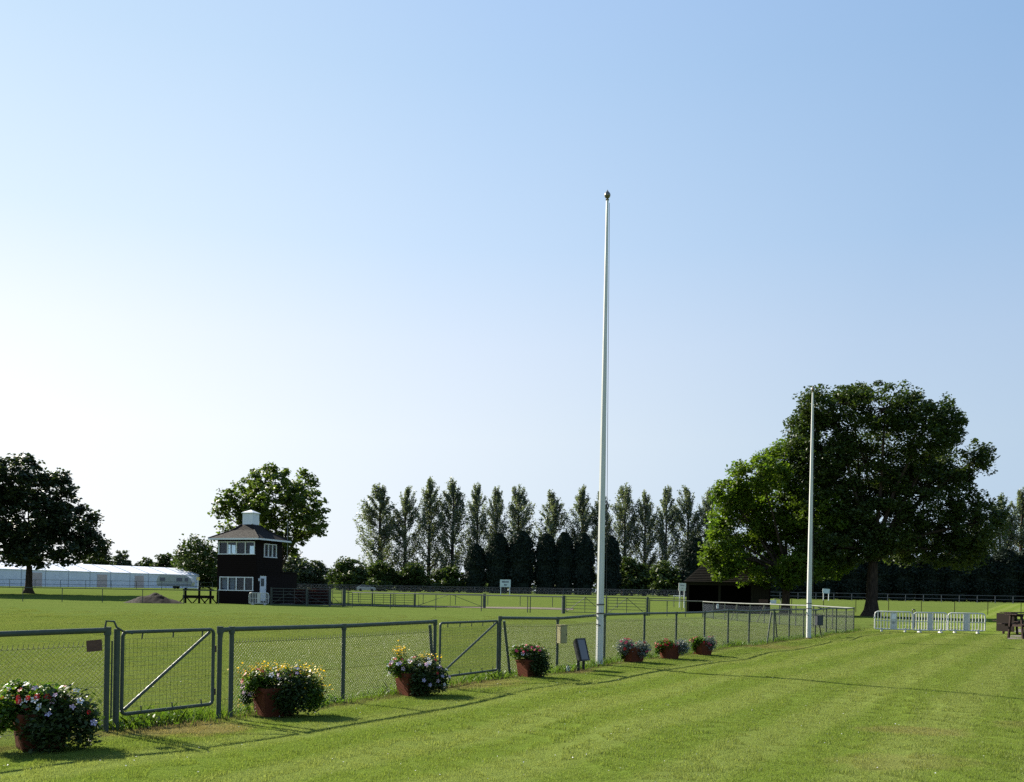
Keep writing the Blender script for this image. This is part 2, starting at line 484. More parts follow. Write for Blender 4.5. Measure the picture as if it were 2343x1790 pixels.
class MB:
    def __init__(self):
        self.v, self.f = [], []

    def add(self, vs, fs):
        o = len(self.v)
        self.v += [tuple(p) for p in vs]
        self.f += [tuple(i + o for i in f) for f in fs]
        return self

    def box(self, c, s, rz=0.0, ry=0.0, rx=0.0):
        hx, hy, hz = s[0] / 2, s[1] / 2, s[2] / 2
        m = Euler((rx, ry, rz)).to_matrix()
        vs = [Vector(c) + m @ Vector((a * hx, b * hy, d * hz)) for a in (-1, 1) for b in (-1, 1) for d in (-1, 1)]
        return self.add(vs, [(0, 1, 3, 2), (4, 6, 7, 5), (0, 4, 5, 1), (2, 3, 7, 6), (0, 2, 6, 4), (1, 5, 7, 3)])

    def tube(self, p0, p1, r0, r1=None, n=8, caps=True):
        r1 = r0 if r1 is None else r1
        p0, p1 = Vector(p0), Vector(p1)
        ax = (p1 - p0).normalized()
        a = ax.orthogonal().normalized()
        b = ax.cross(a)
        vs = []
        for p, r in ((p0, r0), (p1, r1)):
            for i in range(n):
                t = 2 * PI * i / n
                vs.append(p + (a * math.cos(t) + b * math.sin(t)) * r)
        fs = [(i, (i + 1) % n, n + (i + 1) % n, n + i) for i in range(n)]
        if caps:
            fs += [tuple(reversed(range(n))), tuple(range(n, 2 * n))]
        return self.add(vs, fs)

    def path(self, pts, rs, n=8):
        """one continuous tube through points"""
        pts = [Vector(p) for p in pts]
        if not hasattr(rs, '__len__'):
            rs = [rs] * len(pts)
        vs, fs = [], []
        a = None
        for k, p in enumerate(pts):
            t = (pts[min(k + 1, len(pts) - 1)] - pts[max(k - 1, 0)]).normalized()
            a = t.orthogonal().normalized() if a is None else (a - t * a.dot(t)).normalized()
            b = t.cross(a)
            for i in range(n):
                q = 2 * PI * i / n
                vs.append(p + (a * math.cos(q) + b * math.sin(q)) * rs[k])
        for k in range(len(pts) - 1):
            for i in range(n):
                j = (i + 1) % n
                fs.append((k * n + i, k * n + j, (k + 1) * n + j, (k + 1) * n + i))
        fs += [tuple(reversed(range(n))), tuple(range((len(pts) - 1) * n, len(pts) * n))]
        return self.add(vs, fs)

    def lathe(self, prof, c=(0, 0, 0), n=16):
        vs, fs = [], []
        for r, z in prof:
            for i in range(n):
                t = 2 * PI * i / n
                vs.append((c[0] + r * math.cos(t), c[1] + r * math.sin(t), c[2] + z))
        for k in range(len(prof) - 1):
            for i in range(n):
                j = (i + 1) % n
                fs.append((k * n + i, k * n + j, (k + 1) * n + j, (k + 1) * n + i))
        fs += [tuple(reversed(range(n))), tuple(range((len(prof) - 1) * n, len(prof) * n))]
        return self.add(vs, fs)

    def prism(self, poly, y0, y1):
        """polygon in x,z given counter-clockwise seen from -y, extruded along y"""
        n = len(poly)
        vs = [(x, y0, z) for x, z in poly] + [(x, y1, z) for x, z in poly]
        fs = [tuple(range(n)), tuple(reversed(range(n, 2 * n)))]
        fs += [(i, n + i, n + (i + 1) % n, (i + 1) % n) for i in range(n)]
        return self.add(vs, fs)

    def mesh(self, name, m, smooth=False, bevel=0.0):
        me = bpy.data.meshes.new(name)
        me.from_pydata(self.v, [], self.f)
        me.update()
        bm = bmesh.new()
        bm.from_mesh(me)
        bmesh.ops.recalc_face_normals(bm, faces=bm.faces)
        if bevel:
            es = [e for e in bm.edges if len(e.link_faces) == 2 and e.calc_face_angle(0) > 0.6]
            bmesh.ops.bevel(bm, geom=es, offset=bevel, segments=2, affect='EDGES', clamp_overlap=True)
        bm.to_mesh(me)
        bm.free()
        if smooth:
            me.polygons.foreach_set('use_smooth', [True] * len(me.polygons))
            try:
                me.set_sharp_from_angle(angle=R(40))
            except Exception:
                pass
        me.materials.append(m)
        return me

    def build(self, name, m, parent=None, smooth=False, bevel=0.0, loc=(0, 0, 0), rot=(0, 0, 0)):
        return inst(name, self.mesh(name, m, smooth, bevel), parent, loc, rot)


def inst(name, me, parent=None, loc=(0, 0, 0), rot=(0, 0, 0), scale=(1, 1, 1)):
    o = bpy.data.objects.new(name, me)
    o.location, o.rotation_euler, o.scale = loc, rot, scale
    if parent is not None:
        o.parent = parent
    COL.objects.link(o)
    return o


def tag(o, label=None, cat=None, group=None, kind=None):
    if label:
        o['label'] = label
    if cat:
        o['category'] = cat
    if group:
        o['group'] = group
    if kind:
        o['kind'] = kind
    return o


def thing(name, label, cat, loc=(0, 0, 0), rz=0.0, group=None):
    o = bpy.data.objects.new(name, None)
    o.empty_display_size = 0.2
    o.location = loc
    o.rotation_euler = (0, 0, rz)
    COL.objects.link(o)
    return tag(o, label, cat, group)


def dup(root, loc, rz, label, scale=None):
    r = root.copy()
    COL.objects.link(r)
    r.location = loc
    r.rotation_euler = (0, 0, rz)
    if scale is not None:
        r.scale = scale
    r['label'] = label
    for ch in list(root.children):
        c = ch.copy()
        COL.objects.link(c)
        c.parent = r
        for g in ch.children:
            d = g.copy()
            COL.objects.link(d)
            d.parent = c
    return r


def leaf_arrays(C, size, rng, aspect=0.6, up=0.35, droop=None, jitter=0.35):
    """one folded rhombus leaf per centre; up = how much leaves lie flat; droop = preferred pointing direction"""
    n = len(C)
    nrm = rng.normal(size=(n, 3))
    nrm[:, 2] = np.abs(nrm[:, 2]) + up * 2
    nrm /= np.linalg.norm(nrm, axis=1)[:, None]
    d = rng.normal(size=(n, 3))
    if droop is not None:
        d = d * 0.55 + np.asarray(droop)
    d -= nrm * np.sum(d * nrm, axis=1)[:, None]
    d /= (np.linalg.norm(d, axis=1)[:, None] + 1e-9)
    s = np.cross(nrm, d)
    L = (size * (1 - jitter + 2 * jitter * rng.random(n)))[:, None]
    W = L * aspect
    fold = nrm * L * 0.10
    V = np.empty((n, 4, 3))
    V[:, 0] = C - d * L * 0.5
    V[:, 1] = C + s * W * 0.5 + fold
    V[:, 2] = C + d * L * 0.5
    V[:, 3] = C - s * W * 0.5 + fold
    F = np.arange(n * 4).reshape(n, 4)
    return V.reshape(-1, 3), F


def leaves_obj(name, C, size, mat, parent, rng, **kw):
    V, F = leaf_arrays(np.asarray(C), size, rng, **kw)
    me = fast_mesh(name, V, F)
    me.materials.append(mat)
    return inst(name, me, parent)


# ------------------------------------------------------------------ ground, track, paving
def build_ground():
    ys = np.unique(np.concatenate([np.linspace(-40, 4, 12), np.arange(4, 50, 0.5), np.geomspace(50, 3000, 90)]))
    xs_p = np.unique(np.concatenate([np.arange(0, 22, 0.5), np.geomspace(22, 2500, 50)]))
    xs = np.concatenate([-xs_p[::-1][:-1], xs_p])
    X, Y = np.meshgrid(xs, ys)
    Z = gz(X, Y)
    V = np.stack([X, Y, Z], -1).reshape(-1, 3)
    nx, ny = len(xs), len(ys)
    i, j = np.meshgrid(np.arange(nx - 1), np.arange(ny - 1))
    a = (j * nx + i).ravel()
    F = np.stack([a, a + 1, a + nx + 1, a + nx], -1)
    me = fast_mesh('ground', V, F)
    me.polygons.foreach_set('use_smooth', [True] * len(me.polygons))
    me.materials.append(M_GROUND)
    tag(inst('ground', me), 'green mown showground turf, brighter lawn in front of the fence', kind='structure')


build_ground()


def sheet(name, poly_rows, m, lift):
    """strip between two rows of (x, y) points, laid on the ground"""
    V, F = [], []
    n = len(poly_rows[0])
    for k in range(6):
        t = k / 5
        for (x0, y0), (x1, y1) in zip(*poly_rows):
            x, y = x0 + (x1 - x0) * t, y0 + (y1 - y0) * t
            V.append((x, y, G(x, y) + lift))
    for k in range(5):
        for i in range(n - 1):
            a = k * n + i
            F.append((a, a + 1, a + n + 1, a + n))
    me = fast_mesh(name, V, F)
    me.materials.append(m)
    return tag(inst(name, me), kind='structure')


tr_n, tr_f = [], []
for k in range(15):
    px = 640 + k * 48
    near, far = 87.5 - k * 0.2 + 0.8 * math.sin(k * 1.7), 91 + 0.8 * math.sin(k * 1.1 + 1)
    p, q = at(px, near), at(px, far)
    tr_n.append((p.x, p.y))
    tr_f.append((q.x, q.y))
sheet('track', (tr_n, tr_f), M_TRACK, 0.03)['label'] = 'pale gravel track behind the ring fence'

pv = [(20.45, 38.7), (25.0, 39.4)], [(28.0, 52.0), (34.0, 53.0)]
sheet('paved_pad', pv, M_PAVE, 0.02)['label'] = 'worn grey paving under the picnic tables'


# ------------------------------------------------------------------ grass blades
def build_grass():
    def tile(k, n, hmin, hmax, wid, size):
        rng = np.random.default_rng(100 + k)
        P = np.zeros((n, 3))
        P[:, :2] = rng.uniform(-size / 2, size / 2, (n, 2))
        h = rng.uniform(hmin, hmax, n)
        a = rng.uniform(0, 2 * PI, n)
        lean = rng.normal(0, 0.5, (n, 2)) * h[:, None]
        w = wid * rng.uniform(0.7, 1.3, n)
        V = np.empty((n, 3, 3))
        off = np.stack([np.cos(a) * w, np.sin(a) * w, np.zeros(n)], -1) / 2
        V[:, 0] = P - off
        V[:, 1] = P + off
        V[:, 2] = P
        V[:, 2, :2] += lean
        V[:, 2, 2] = h
        V[:, :2, 2] -= 0.012
        me = fast_mesh('turf_tile', V.reshape(-1, 3), np.arange(n * 3).reshape(n, 3))
        me.materials.append(M_BLADE)
        return bpy.data.objects.new('turf_tile', me)

    coll = bpy.data.collections.new('turf_tiles')
    for k in range(5):
        coll.objects.link(tile(k, 1700, 0.010, 0.023, 0.0052, 0.56))
    pts = []
    rng = np.random.default_rng(5)
    for y in np.arange(6.6, 62, 0.5):
        half = y * 0.56 + 0.8
        xs = np.arange(-half, half, 0.5)
        P = np.stack([xs + rng.uniform(-.06, .06, len(xs)), y + rng.uniform(-.06, .06, len(xs))], -1)
        keep = rng.random(len(xs)) < 1 - float(sstep(38, 62, y))
        pts.append(P[keep])
    P = np.concatenate(pts)
    s = (P[:, 0] - FA.x) * FN.x + (P[:, 1] - FA.y) * FN.y
    V = np.stack([P[:, 0], P[:, 1], gz(P[:, 0], P[:, 1])], -1)
    me = bpy.data.meshes.new('grass')
    me.vertices.add(len(V))
    me.vertices.foreach_set('co', V.astype(np.float32).ravel())
    ob = inst('grass', me)
    tag(ob, 'short mown grass blades of lawn and ring', kind='stuff')
    ng = bpy.data.node_groups.new('scatter_turf', 'GeometryNodeTree')
    ng.interface.new_socket('Geometry', in_out='INPUT', socket_type='NodeSocketGeometry')
    ng.interface.new_socket('Geometry', in_out='OUTPUT', socket_type='NodeSocketGeometry')
    gi, go = ng.nodes.new('NodeGroupInput'), ng.nodes.new('NodeGroupOutput')
    ip = ng.nodes.new('GeometryNodeInstanceOnPoints')
    ci = ng.nodes.new('GeometryNodeCollectionInfo')
    ci.inputs['Collection'].default_value = coll
    ci.inputs['Separate Children'].default_value = True
    ci.inputs['Reset Children'].default_value = True
    rv = ng.nodes.new('FunctionNodeRandomValue')
    rv.data_type = 'FLOAT'
    rv.inputs[2].default_value = 0.0
    rv.inputs[3].default_value = 2 * PI
    cx = ng.nodes.new('ShaderNodeCombineXYZ')
    ng.links.new(rv.outputs[1], cx.inputs[2])
    rs = ng.nodes.new('FunctionNodeRandomValue')
    rs.data_type = 'FLOAT'
    rs.inputs[2].default_value = 0.85
    rs.inputs[3].default_value = 1.2
    ng.links.new(gi.outputs[0], ip.inputs['Points'])
    ng.links.new(ci.outputs[0], ip.inputs['Instance'])
    ip.inputs['Pick Instance'].default_value = True
    ng.links.new(cx.outputs[0], ip.inputs['Rotation'])
    ng.links.new(rs.outputs[1], ip.inputs['Scale'])
    ng.links.new(ip.outputs[0], go.inputs[0])
    md = ob.modifiers.new('scatter', 'NODES')
    md.node_group = ng


build_grass()


def blades_mesh(P, h, w, rng, lean=0.45):
    n = len(P)
    a = rng.uniform(0, 2 * PI, n)
    off = np.stack([np.cos(a) * w, np.sin(a) * w, np.zeros(n)], -1) / 2
    ln = rng.normal(0, lean, (n, 2)) * h[:, None]
    V = np.empty((n, 5, 3))
    V[:, 0] = P - off
    V[:, 1] = P + off
    mid = P.copy()
    mid[:, :2] += ln * 0.35
    mid[:, 2] += h * 0.6
    V[:, 2] = mid + off * 0.8
    V[:, 3] = P
    V[:, 3, :2] += ln
    V[:, 3, 2] += h
    V[:, 4] = mid - off * 0.8
    return V.reshape(-1, 3), np.arange(n * 5).reshape(n, 5)


def long_grass():
    """unmown tufts left under the ring fence and round posts"""
    rng = np.random.default_rng(11)
    n = 17000
    t = rng.random(n) ** 1.3 * 42
    dens = 0.5 + 0.5 * np.sin(t * 1.9) * np.sin(t * 0.73 + 1)
    keep = rng.random(n) < 0.25 + 0.75 * dens
    t = t[keep]
    side = rng.normal(-0.16, 0.15, len(t))
    x = FA.x + FT.x * t + FN.x * side
    y = FA.y + FT.y * t + FN.y * side
    P = np.stack([x, y, gz(x, y) - 0.01], -1)
    h = rng.uniform(0.05, 0.20, len(t)) * (0.6 + 0.6 * dens[keep])
    V, F = blades_mesh(P, h, 0.009, rng)
    me = fast_mesh('long_grass', V, F)
    me.materials.append(L_TUFT)
    tag(inst('long_grass', me), 'unmown grass tufts along the foot of the ring fence', kind='stuff')
    # broad weeds among them
    n = 3500
    t = rng.random(n) ** 1.2 * 40
    keep = np.sin(t * 2.3 + 0.5) > 0.1
    t = t[keep]
    side = rng.normal(-0.14, 0.12, len(t))
    x = FA.x + FT.x * t + FN.x * side
    y = FA.y + FT.y * t + FN.y * side
    C = np.stack([x, y, gz(x, y) + rng.uniform(0.02, 0.12, len(t))], -1)
    o = leaves_obj('weeds', C, 0.06, L_POT, None, rng, aspect=0.55)
    tag(o, 'low leafy weeds under the ring fence', kind='stuff')
    # clover heads and daisies
    n = 420
    y = 7 + rng.random(n) ** 1.6 * 26
    x = rng.uniform(-0.55, 0.56, n) * y
    C = np.stack([x, y, gz(x, y) + 0.038], -1)
    o = leaves_obj('daisies', C, 0.013, P_WHITE, None, rng, aspect=0.9, up=1.0)
    tag(o, 'tiny white clover heads and daisies in the turf', kind='stuff')


long_grass()


# ------------------------------------------------------------------ ring fence of green tube and chain link
FB = Vector((-3.63, 11.66))
FF = Vector((-0.246, 17.63))
FL0 = Vector((-7.2, 7.75))


def on_line(px, a, b):
    """point where the sight line of photo column px meets the ground line a-b"""
    d = (a.y + b.y) / 2
    for _ in range(12):
        v = EYE * FPX / d
        k = ((px - CX) + v * math.sin(ROLL)) / math.cos(ROLL) / FPX      # x = k*y
        # a + t(b-a): x = k y
        t = (k * a.y - a.x) / ((b.x - a.x) - k * (b.y - a.y))
        d = a.y + t * (b.y - a.y)
    return Vector((a.x + t * (b.x - a.x), d))


def V3(p, z=0.0):
    return Vector((p.x, p.y, G(p.x, p.y) + z))


HP = 1.12
post_mesh = MB().tube((0, 0, -0.1), (0, 0, HP - 0.02), 0.030, n=10).mesh('post', M_FENCE, True)
collar_mesh = MB().tube((0, 0, HP - 0.055), (0, 0, HP + 0.035), 0.040, n=12).mesh('collar', M_FENCE, True)


def chain_link(p0, p1, parent, z0=0.04, z1=0.97, pitch=0.05, r=0.0014, barbs=True, mat=None):
    """woven wire between two posts: both diagonals, line wires, cut ends above"""
    L = (p1 - p0).length
    u = (p1 - p0) / L
    H = z1 - z0
    V, F = [], []
    off = Vector(parent.location)
    nrm = Vector((-u.y, u.x, 0))

    def wire(a, b, side, rr=r):
        A = p0 + u * a[0]
        B = p0 + u * b[0]
        A = Vector((A.x, A.y, G(A.x, A.y) + a[1])) + nrm * side - off
        B = Vector((B.x, B.y, G(B.x, B.y) + b[1])) + nrm * side - off
        ax = (B - A).normalized()
        e1 = ax.orthogonal().normalized() * rr
        e2 = ax.cross(e1)
        k = len(V)
        for P in (A, B):
            V.append(P + e1)
            V.append(P - e1 * 0.5 + e2 * 0.87)
            V.append(P - e1 * 0.5 - e2 * 0.87)
        for i in range(3):
            j = (i + 1) % 3
            F.append((k + i, k + j, k + 3 + j, k + 3 + i))
    s = -H
    while s < L:
        for sgn in (1, -1):
            a, b = (s, z0), (s + H, z1)
            lo, hi = max(a[0], 0), min(b[0], L)
            if hi - lo > 0.01:
                za, zb = z0 + (lo - s), z0 + (hi - s)
                if sgn < 0:
                    za, zb = z1 - (lo - s), z1 - (hi - s)
                wire((lo, za), (hi, zb), 0.002 * sgn)
        s += pitch
    for z in (z1 - 0.02, 0.5, z0 + 0.03):
        wire((0, z), (L, z), 0.005, 0.0026)
    if barbs:
        s = 0.03
        while s < L:
            wire((s, z1 - 0.02), (s + 0.012, z1 + 0.035), 0.0, 0.003)
            s += pitch
    me = fast_mesh('chain_link', [tuple(v) for v in V], F)
    me.materials.append(mat or M_WIRE)
    o = inst('chain_link', me, parent)
    tag(o, kind='stuff')
    return o


def fence_run(label, pts, mesh_r=0.0014, braces=(), corner_start=False, skip_mesh=(), collars=True):
    t = thing('chain_link_fence', label, 'fence', V3(pts[0]), 0, 'green chain link fence runs')
    o = Vector(t.location)
    for p in pts:
        q = V3(p) - o
        inst('post', post_mesh, t, q)
        if collars:
            inst('collar', collar_mesh, t, q)
    rail = [V3(p, HP) - o for p in pts]
    if corner_start:
        d = (rail[1] - rail[0]).normalized()
        r0 = rail[0]
        rail = [r0 + Vector((0, 0, -0.12)), r0 + Vector((0, 0, -0.045)) + d * 0.012, r0 + d * 0.05 + Vector((0, 0, -0.008))] + rail[1:]
    MB().path(rail, 0.031, 10).build('rail', M_FENCE, t, True)
    for i in range(len(pts) - 1):
        if i not in skip_mesh:
            chain_link(pts[i], pts[i + 1], t, r=mesh_r)
    for (a, za, b, zb) in braces:
        MB().tube(V3(a, za) - o, V3(b, zb) - o, 0.027, n=10).build('brace', M_FENCE, t, True)
    return t


P_A0 = on_line(242, FA, FB)
P_A1 = on_line(264, FA, FB)
run1 = fence_run('left end run of green fence, with a brown plaque on its mesh', [FL0 + (P_A0 - FL0) * 0.0, FL0 + (P_A0 - FL0) * 0.5, P_A0])
o1 = Vector(run1.location)
gp = MB().tube(V3(P_A1, -0.1) - o1, V3(P_A1, HP + 0.01) - o1, 0.034, n=12)
gp.build('gate_post', M_FENCE, run1, True)
hb = V3(P_A0, HP + 0.03) - o1
ht = V3(P_A1, HP + 0.01) - o1
MB().path([hb + Vector((-0.03, 0, -0.02)), hb + Vector((-0.015, 0, 0.07)), hb + Vector((0.05, 0.05, 0.065)), hb + Vector((0.075, 0.06, 0.0)), ht + Vector((0.05, 0.05, -0.03)), ht + Vector((0.12, 0.14, -0.055))],
          0.012, 8).build('latch_handle', M_FENCE, run1, True)
MB().tube(V3((P_A0 + P_A1) / 2, 0.15) - o1, V3((P_A0 + P_A1) / 2, 1.0) - o1, 0.010, n=8).build('drop_bolt', M_FENCE, run1, True)

P_B = on_line(500, FA, FB)
pts2 = [P_B, on_line(527, FB, FF), on_line(784, FB, FF), on_line(993, FB, FF)]
br_a, br_b = on_line(981, FB, FF), on_line(993, FB, FF)
run2 = fence_run('middle run of green fence, between the two mesh gates', pts2, corner_start=True, skip_mesh=(0,),
                 braces=[(br_a, 1.07, br_b, 0.0)])
pts3 = [on_line(p, FF, FV) for p in (1142, 1274, 1382, 1473, 1546, 1611, 1665, 1713, 1770, 1805, 1838, 1865, 1890, 1913, 1935, 1953)]
run3 = fence_run('long right run of green fence, from the far mesh gate past both flagpoles', pts3,
                 braces=[(on_line(1151, FF, FV), 1.06, on_line(1167, FF, FV), 0.0),
                         (on_line(1764, FF, FV), 1.06, on_line(1755, FF, FV), 0.0),
                         (on_line(1772, FF, FV), 1.06, on_line(1778, FF, FV), 0.0)], mesh_r=0.0014)

# brown plaque wired to the mesh
pl_p = on_line(211, FL0, P_A0)
ang1 = math.atan2((P_A0 - FL0).y, (P_A0 - FL0).x)
pl = MB().box((0, 0, 0), (0.165, 0.006, 0.125), ry=R(-4)).build('plaque', M_PLAQUE, None, bevel=0.002)
pl.location = V3(pl_p, 0.955) + Vector((math.sin(ang1), -math.cos(ang1), 0)) * 0.014
pl.rotation_euler = (0, 0, ang1)
tag(pl, 'small blank brown plaque wired to the mesh beside the near gate', 'plaque')


def mesh_gate(label, a, b, post_gap=0.0, clips=4):
    """tube frame, one diagonal, welded mesh hung on short clips"""
    t = thing('mesh_gate', label, 'gate', V3(a), math.atan2(b.y - a.y, b.x - a.x), 'green mesh gates in the ring fence')
    W = (b - a).length
    z0, z1 = 0.17, 1.09
    r = 0.021
    c = 0.045
    fr = [(0, 0, z0 + c), (0, 0, z1 - c), (0.015, 0, z1 - 0.015), (c, 0, z1), (W - c, 0, z1), (W - 0.015, 0, z1 - 0.015), (W, 0, z1 - c),
          (W, 0, z0 + c), (W - 0.015, 0, z0 + 0.015), (W - c, 0, z0), (c, 0, z0), (0.015, 0, z0 + 0.015), (0, 0, z0 + c)]
    MB().path(fr, r, 10).build('frame', M_FENCE, t, True)
    MB().tube((0.03, -0.004, z0 + 0.05), (W - 0.06, -0.004, z1 - 0.03), 0.0185, n=10).build('diagonal_brace', M_FENCE, t, True)
    mb = MB()
    x0, x1, zz0, zz1 = 0.05, W - 0.05, z0 + 0.07, z1 - 0.08
    n = int((zz1 - zz0) / 0.05)
    for i in range(n + 1):
        z = zz0 + (zz1 - zz0) * i / n
        mb.tube((x0, 0.012, z), (x1, 0.012, z), 0.0016, n=3, caps=False)
    n = int((x1 - x0) / 0.05)
    for i in range(n + 1):
        x = x0 + (x1 - x0) * i / n
        mb.tube((x, 0.015, zz0), (x, 0.015, zz1), 0.0016, n=3, caps=False)
    tag(mb.build('welded_mesh', M_WIRE, t), kind='stuff')
    for k in range(clips):
        x = W * (k + 0.6) / clips
        MB().box((x, 0.0, z1 - 0.045), (0.012, 0.012, 0.07), ry=R(8)).build('mesh_clip', M_FENCE, t)
        MB().box((x, 0.0, z0 + 0.045), (0.012, 0.012, 0.06), ry=R(-8)).build('mesh_clip', M_FENCE, t)
    for z in (0.32, 0.85):
        MB().tube((W + 0.028, 0, z - 0.04), (W + 0.028, 0, z + 0.04), 0.018, n=8).build('hinge', M_RUST, t, True)
    return t


mesh_gate('nearest mesh gate with diagonal brace, right of the brown plaque', P_A1 + (P_B - P_A1) * 0.05, P_A1 + (P_B - P_A1) * 0.93, clips=3)
g2a, g2b = on_line(1005, FB, FF), on_line(1137, FB, FF)
mesh_gate('farther mesh gate, its foot half hidden by the yellow topped planter', g2a, g2b, clips=5)

# return run from the far corner back towards the gates
W1 = Vector((at(1632, 62.5).x, 62.5))
W0 = Vector((at(1608, 66.5).x, 66.5))
t = thing('chain_link_fence', 'pale topped return run of fence, running back past the open shed', 'fence', V3(FV), 0, 'green chain link fence runs')
o = Vector(t.location)
ret = [FV + (W1 - FV) * k / 9 for k in range(10)] + [W0]
M_RAILP = surf('pale_worn_rail', (0.19, 0.20, 0.18), (0.15, 0.16, 0.14), 4, 0.6, spec=0.1)
for p in ret[1:]:
    inst('post', post_mesh, t, V3(p) - o)
MB().path([V3(p, HP) - o for p in ret], 0.034, 10).build('rail', M_RAILP, t, True)
for i in range(10):
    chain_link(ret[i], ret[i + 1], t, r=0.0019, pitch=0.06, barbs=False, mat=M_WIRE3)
for k in (5, 7):
    MB().tube(V3(ret[k], 1.05) - o, V3(ret[k] + (W1 - FV).normalized() * 1.0, 0.02) - o, 0.025, n=8).build('brace', M_WIRE2, t, True)
p = ret[9]
MB().box(V3(p, 0.98) - o + Vector((0.25, -0.1, -0.12)), (0.14, 0.06, 0.30)).build('tag_plate', M_WHITE, t)


# ------------------------------------------------------------------ flagpoles
def flagpole(label, px, d, height, r0, r1, turn):
    p = at(px, d)
    t = thing('flagpole', label, 'flagpole', p, R(turn), 'white flagpoles on the lawn')
    n = 10
    prof = [(r0, 0.0), (r0, 0.9), (r0 * 0.97, 1.0)] + [(r0 + (r1 - r0) * (k / 8) ** 1.25, 1.0 + (height - 1.0) * k / 8) for k in range(1, 9)]
    MB().lathe(prof, n=8).build('shaft', M_POLE, t, False)
    MB().lathe([(r0 + 0.035, -0.03), (r0 + 0.035, 0.025), (r0 + 0.012, 0.04)], n=16).build('foot_ring', M_RUST, t, True)
    MB().lathe([(r1 + 0.004, height), (r1 + 0.012, height + 0.02), (r1 * 0.8, height + 0.045), (0.048, height + 0.065), (0.068, height + 0.10), (0.070, height + 0.125),
                (0.060, height + 0.16), (0.035, height + 0.19), (0.012, height + 0.22), (0.004, height + 0.245)], n=16).build('finial', M_GOLD, t, True)
    for z in (1.36, 1.16):
        MB().lathe([(r0 + 0.004, z), (r0 + 0.012, z + 0.006), (r0 + 0.012, z + 0.02), (r0 + 0.004, z + 0.026)], n=16).build('rope_band', M_ROPE, t, True)
    c = MB()
    c.box((r0 + 0.03, 0, 1.62), (0.06, 0.02, 0.022))
    c.box((r0 + 0.06, 0, 1.62), (0.018, 0.022, 0.20))
    c.build('cleat', M_STEELG, t, bevel=0.004)
    MB().tube((r0 + 0.05, 0.0, 1.62), (r1 + 0.02, 0.0, height - 0.05), 0.006, n=5).build('halyard', M_ROPE, t, True)
    c = MB()
    c.tube((-r0 - 0.01, -0.04, 0.93), (-r0 * 0.2, -r0 - 0.012, 0.90), 0.012, n=8)
    c.build('eye_bolt', M_STEELG, t, True)
    return t


flagpole('tall white flagpole with gilt finial in the middle of the lawn edge', 1371, 21.05, 10.43, 0.086, 0.030, 10)
flagpole('shorter looking white flagpole farther back beside the dark meter box', 1850, 36.4, 9.55, 0.098, 0.034, -6)


# ------------------------------------------------------------------ meter boxes and floodlight
def meter_box(label, p, size, zc, m, rz, cable=False):
    t = thing('electrical_box', label, 'electrical box', Vector((p.x, p.y, G(p.x, p.y))), rz)
    w, dp, h = size
    MB().box((0, 0, zc), (w, dp, h)).build('housing', m, t, bevel=0.008)
    MB().box((0, -dp / 2 - 0.006, zc), (w * 0.92, 0.010, h * 0.94)).build('lid', m, t, bevel=0.003)
    MB().box((0, 0, zc + h / 2 + 0.008), (w + 0.03, dp + 0.03, 0.014)).build('rain_cap', m, t, bevel=0.004)
    MB().tube((w * 0.36, -dp / 2 - 0.016, zc - h * 0.05), (w * 0.36, -dp / 2 - 0.016, zc + h * 0.05), 0.008, n=8).build('lock', M_BLACK, t, True)
    if cable:
        MB().path([(0.02, -0.02, zc - h / 2), (0.05, -0.02, zc - h / 2 - 0.15), (0.09, -0.03, 0.15), (0.13, -0.05, -0.02)], 0.022, 8).build('cable', M_RUBBER, t, True)
    return t


q = pts3[1]
meter_box('olive tan meter box strapped to a fence post above the floodlight', Vector((q.x + FN.x * 0.11, q.y + FN.y * 0.11)), (0.17, 0.13, 0.37), 0.79, M_TANBOX, R(33))
q = pts3[11]
meter_box('dark blue grey meter box on the fence by the farther flagpole', Vector((q.x + FN.x * 0.14, q.y + FN.y * 0.14)), (0.30, 0.18, 0.40), 0.70, M_BLUEBOX, R(25), True)

fq = on_line(1304, FF, FV)
fp = V3(fq + FN * 0.30)
fl = thing('floodlight', 'black ground floodlight with blue grey glass aimed up beside the flagpole', 'floodlight', fp, R(52))
# housing: bowl-backed box, tilted; local -y is the glass side
prof = [(-0.17, -0.02), (0.17, -0.02), (0.19, 0.0), (0.11, 0.14), (-0.11, 0.14), (-0.19, 0.0)]
hm = MB()
ring = []
for (w2, h2, yy) in ((0.165, 0.245, 0.0), (0.16, 0.24, 0.05), (0.12, 0.19, 0.13), (0.06, 0.10, 0.17)):
    ring.append([(-w2, yy, -h2), (w2, yy, -h2), (w2, yy, h2), (-w2, yy, h2)])
vs = [v for rr in ring for v in rr]
fs = [(0, 1, 2, 3)] + [(k * 4 + i, k * 4 + (i + 1) % 4, (k + 1) * 4 + (i + 1) % 4, (k + 1) * 4 + i) for k in range(3) for i in range(4)] + [(12, 15, 14, 13)]
hm.add(vs, fs)
tilt = R(16)
house = hm.build('housing', M_BLACK, fl, False, bevel=0.008, loc=(0, 0, 0.45), rot=(-tilt, 0, 0))
MB().box((0, -0.007, 0.0), (0.27, 0.008, 0.43)).build('glass', M_LENS, house, bevel=0.003)
for s in (-1, 1):
    MB().box((s * 0.15, -0.012, 0), (0.03, 0.016, 0.49)).build('bezel', M_BLACK, house, bevel=0.004)
    MB().box((0, -0.012, s * 0.23), (0.27, 0.016, 0.03)).build('bezel', M_BLACK, house, bevel=0.004)
for s in (-1, 1):
    MB().box((s * 0.10, 0.04, 0.10), (0.045, 0.05, 0.30)).build('leg', M_BLACK, fl, bevel=0.006)
jb = MB().box((0, 0, 0.06), (0.07, 0.07, 0.10)).build('junction_box', M_WHITE, None, bevel=0.008)
jp = V3(on_line(1288, FF, FV) + FN * 0.12)
jb.location = (jp.x, jp.y, jp.z)
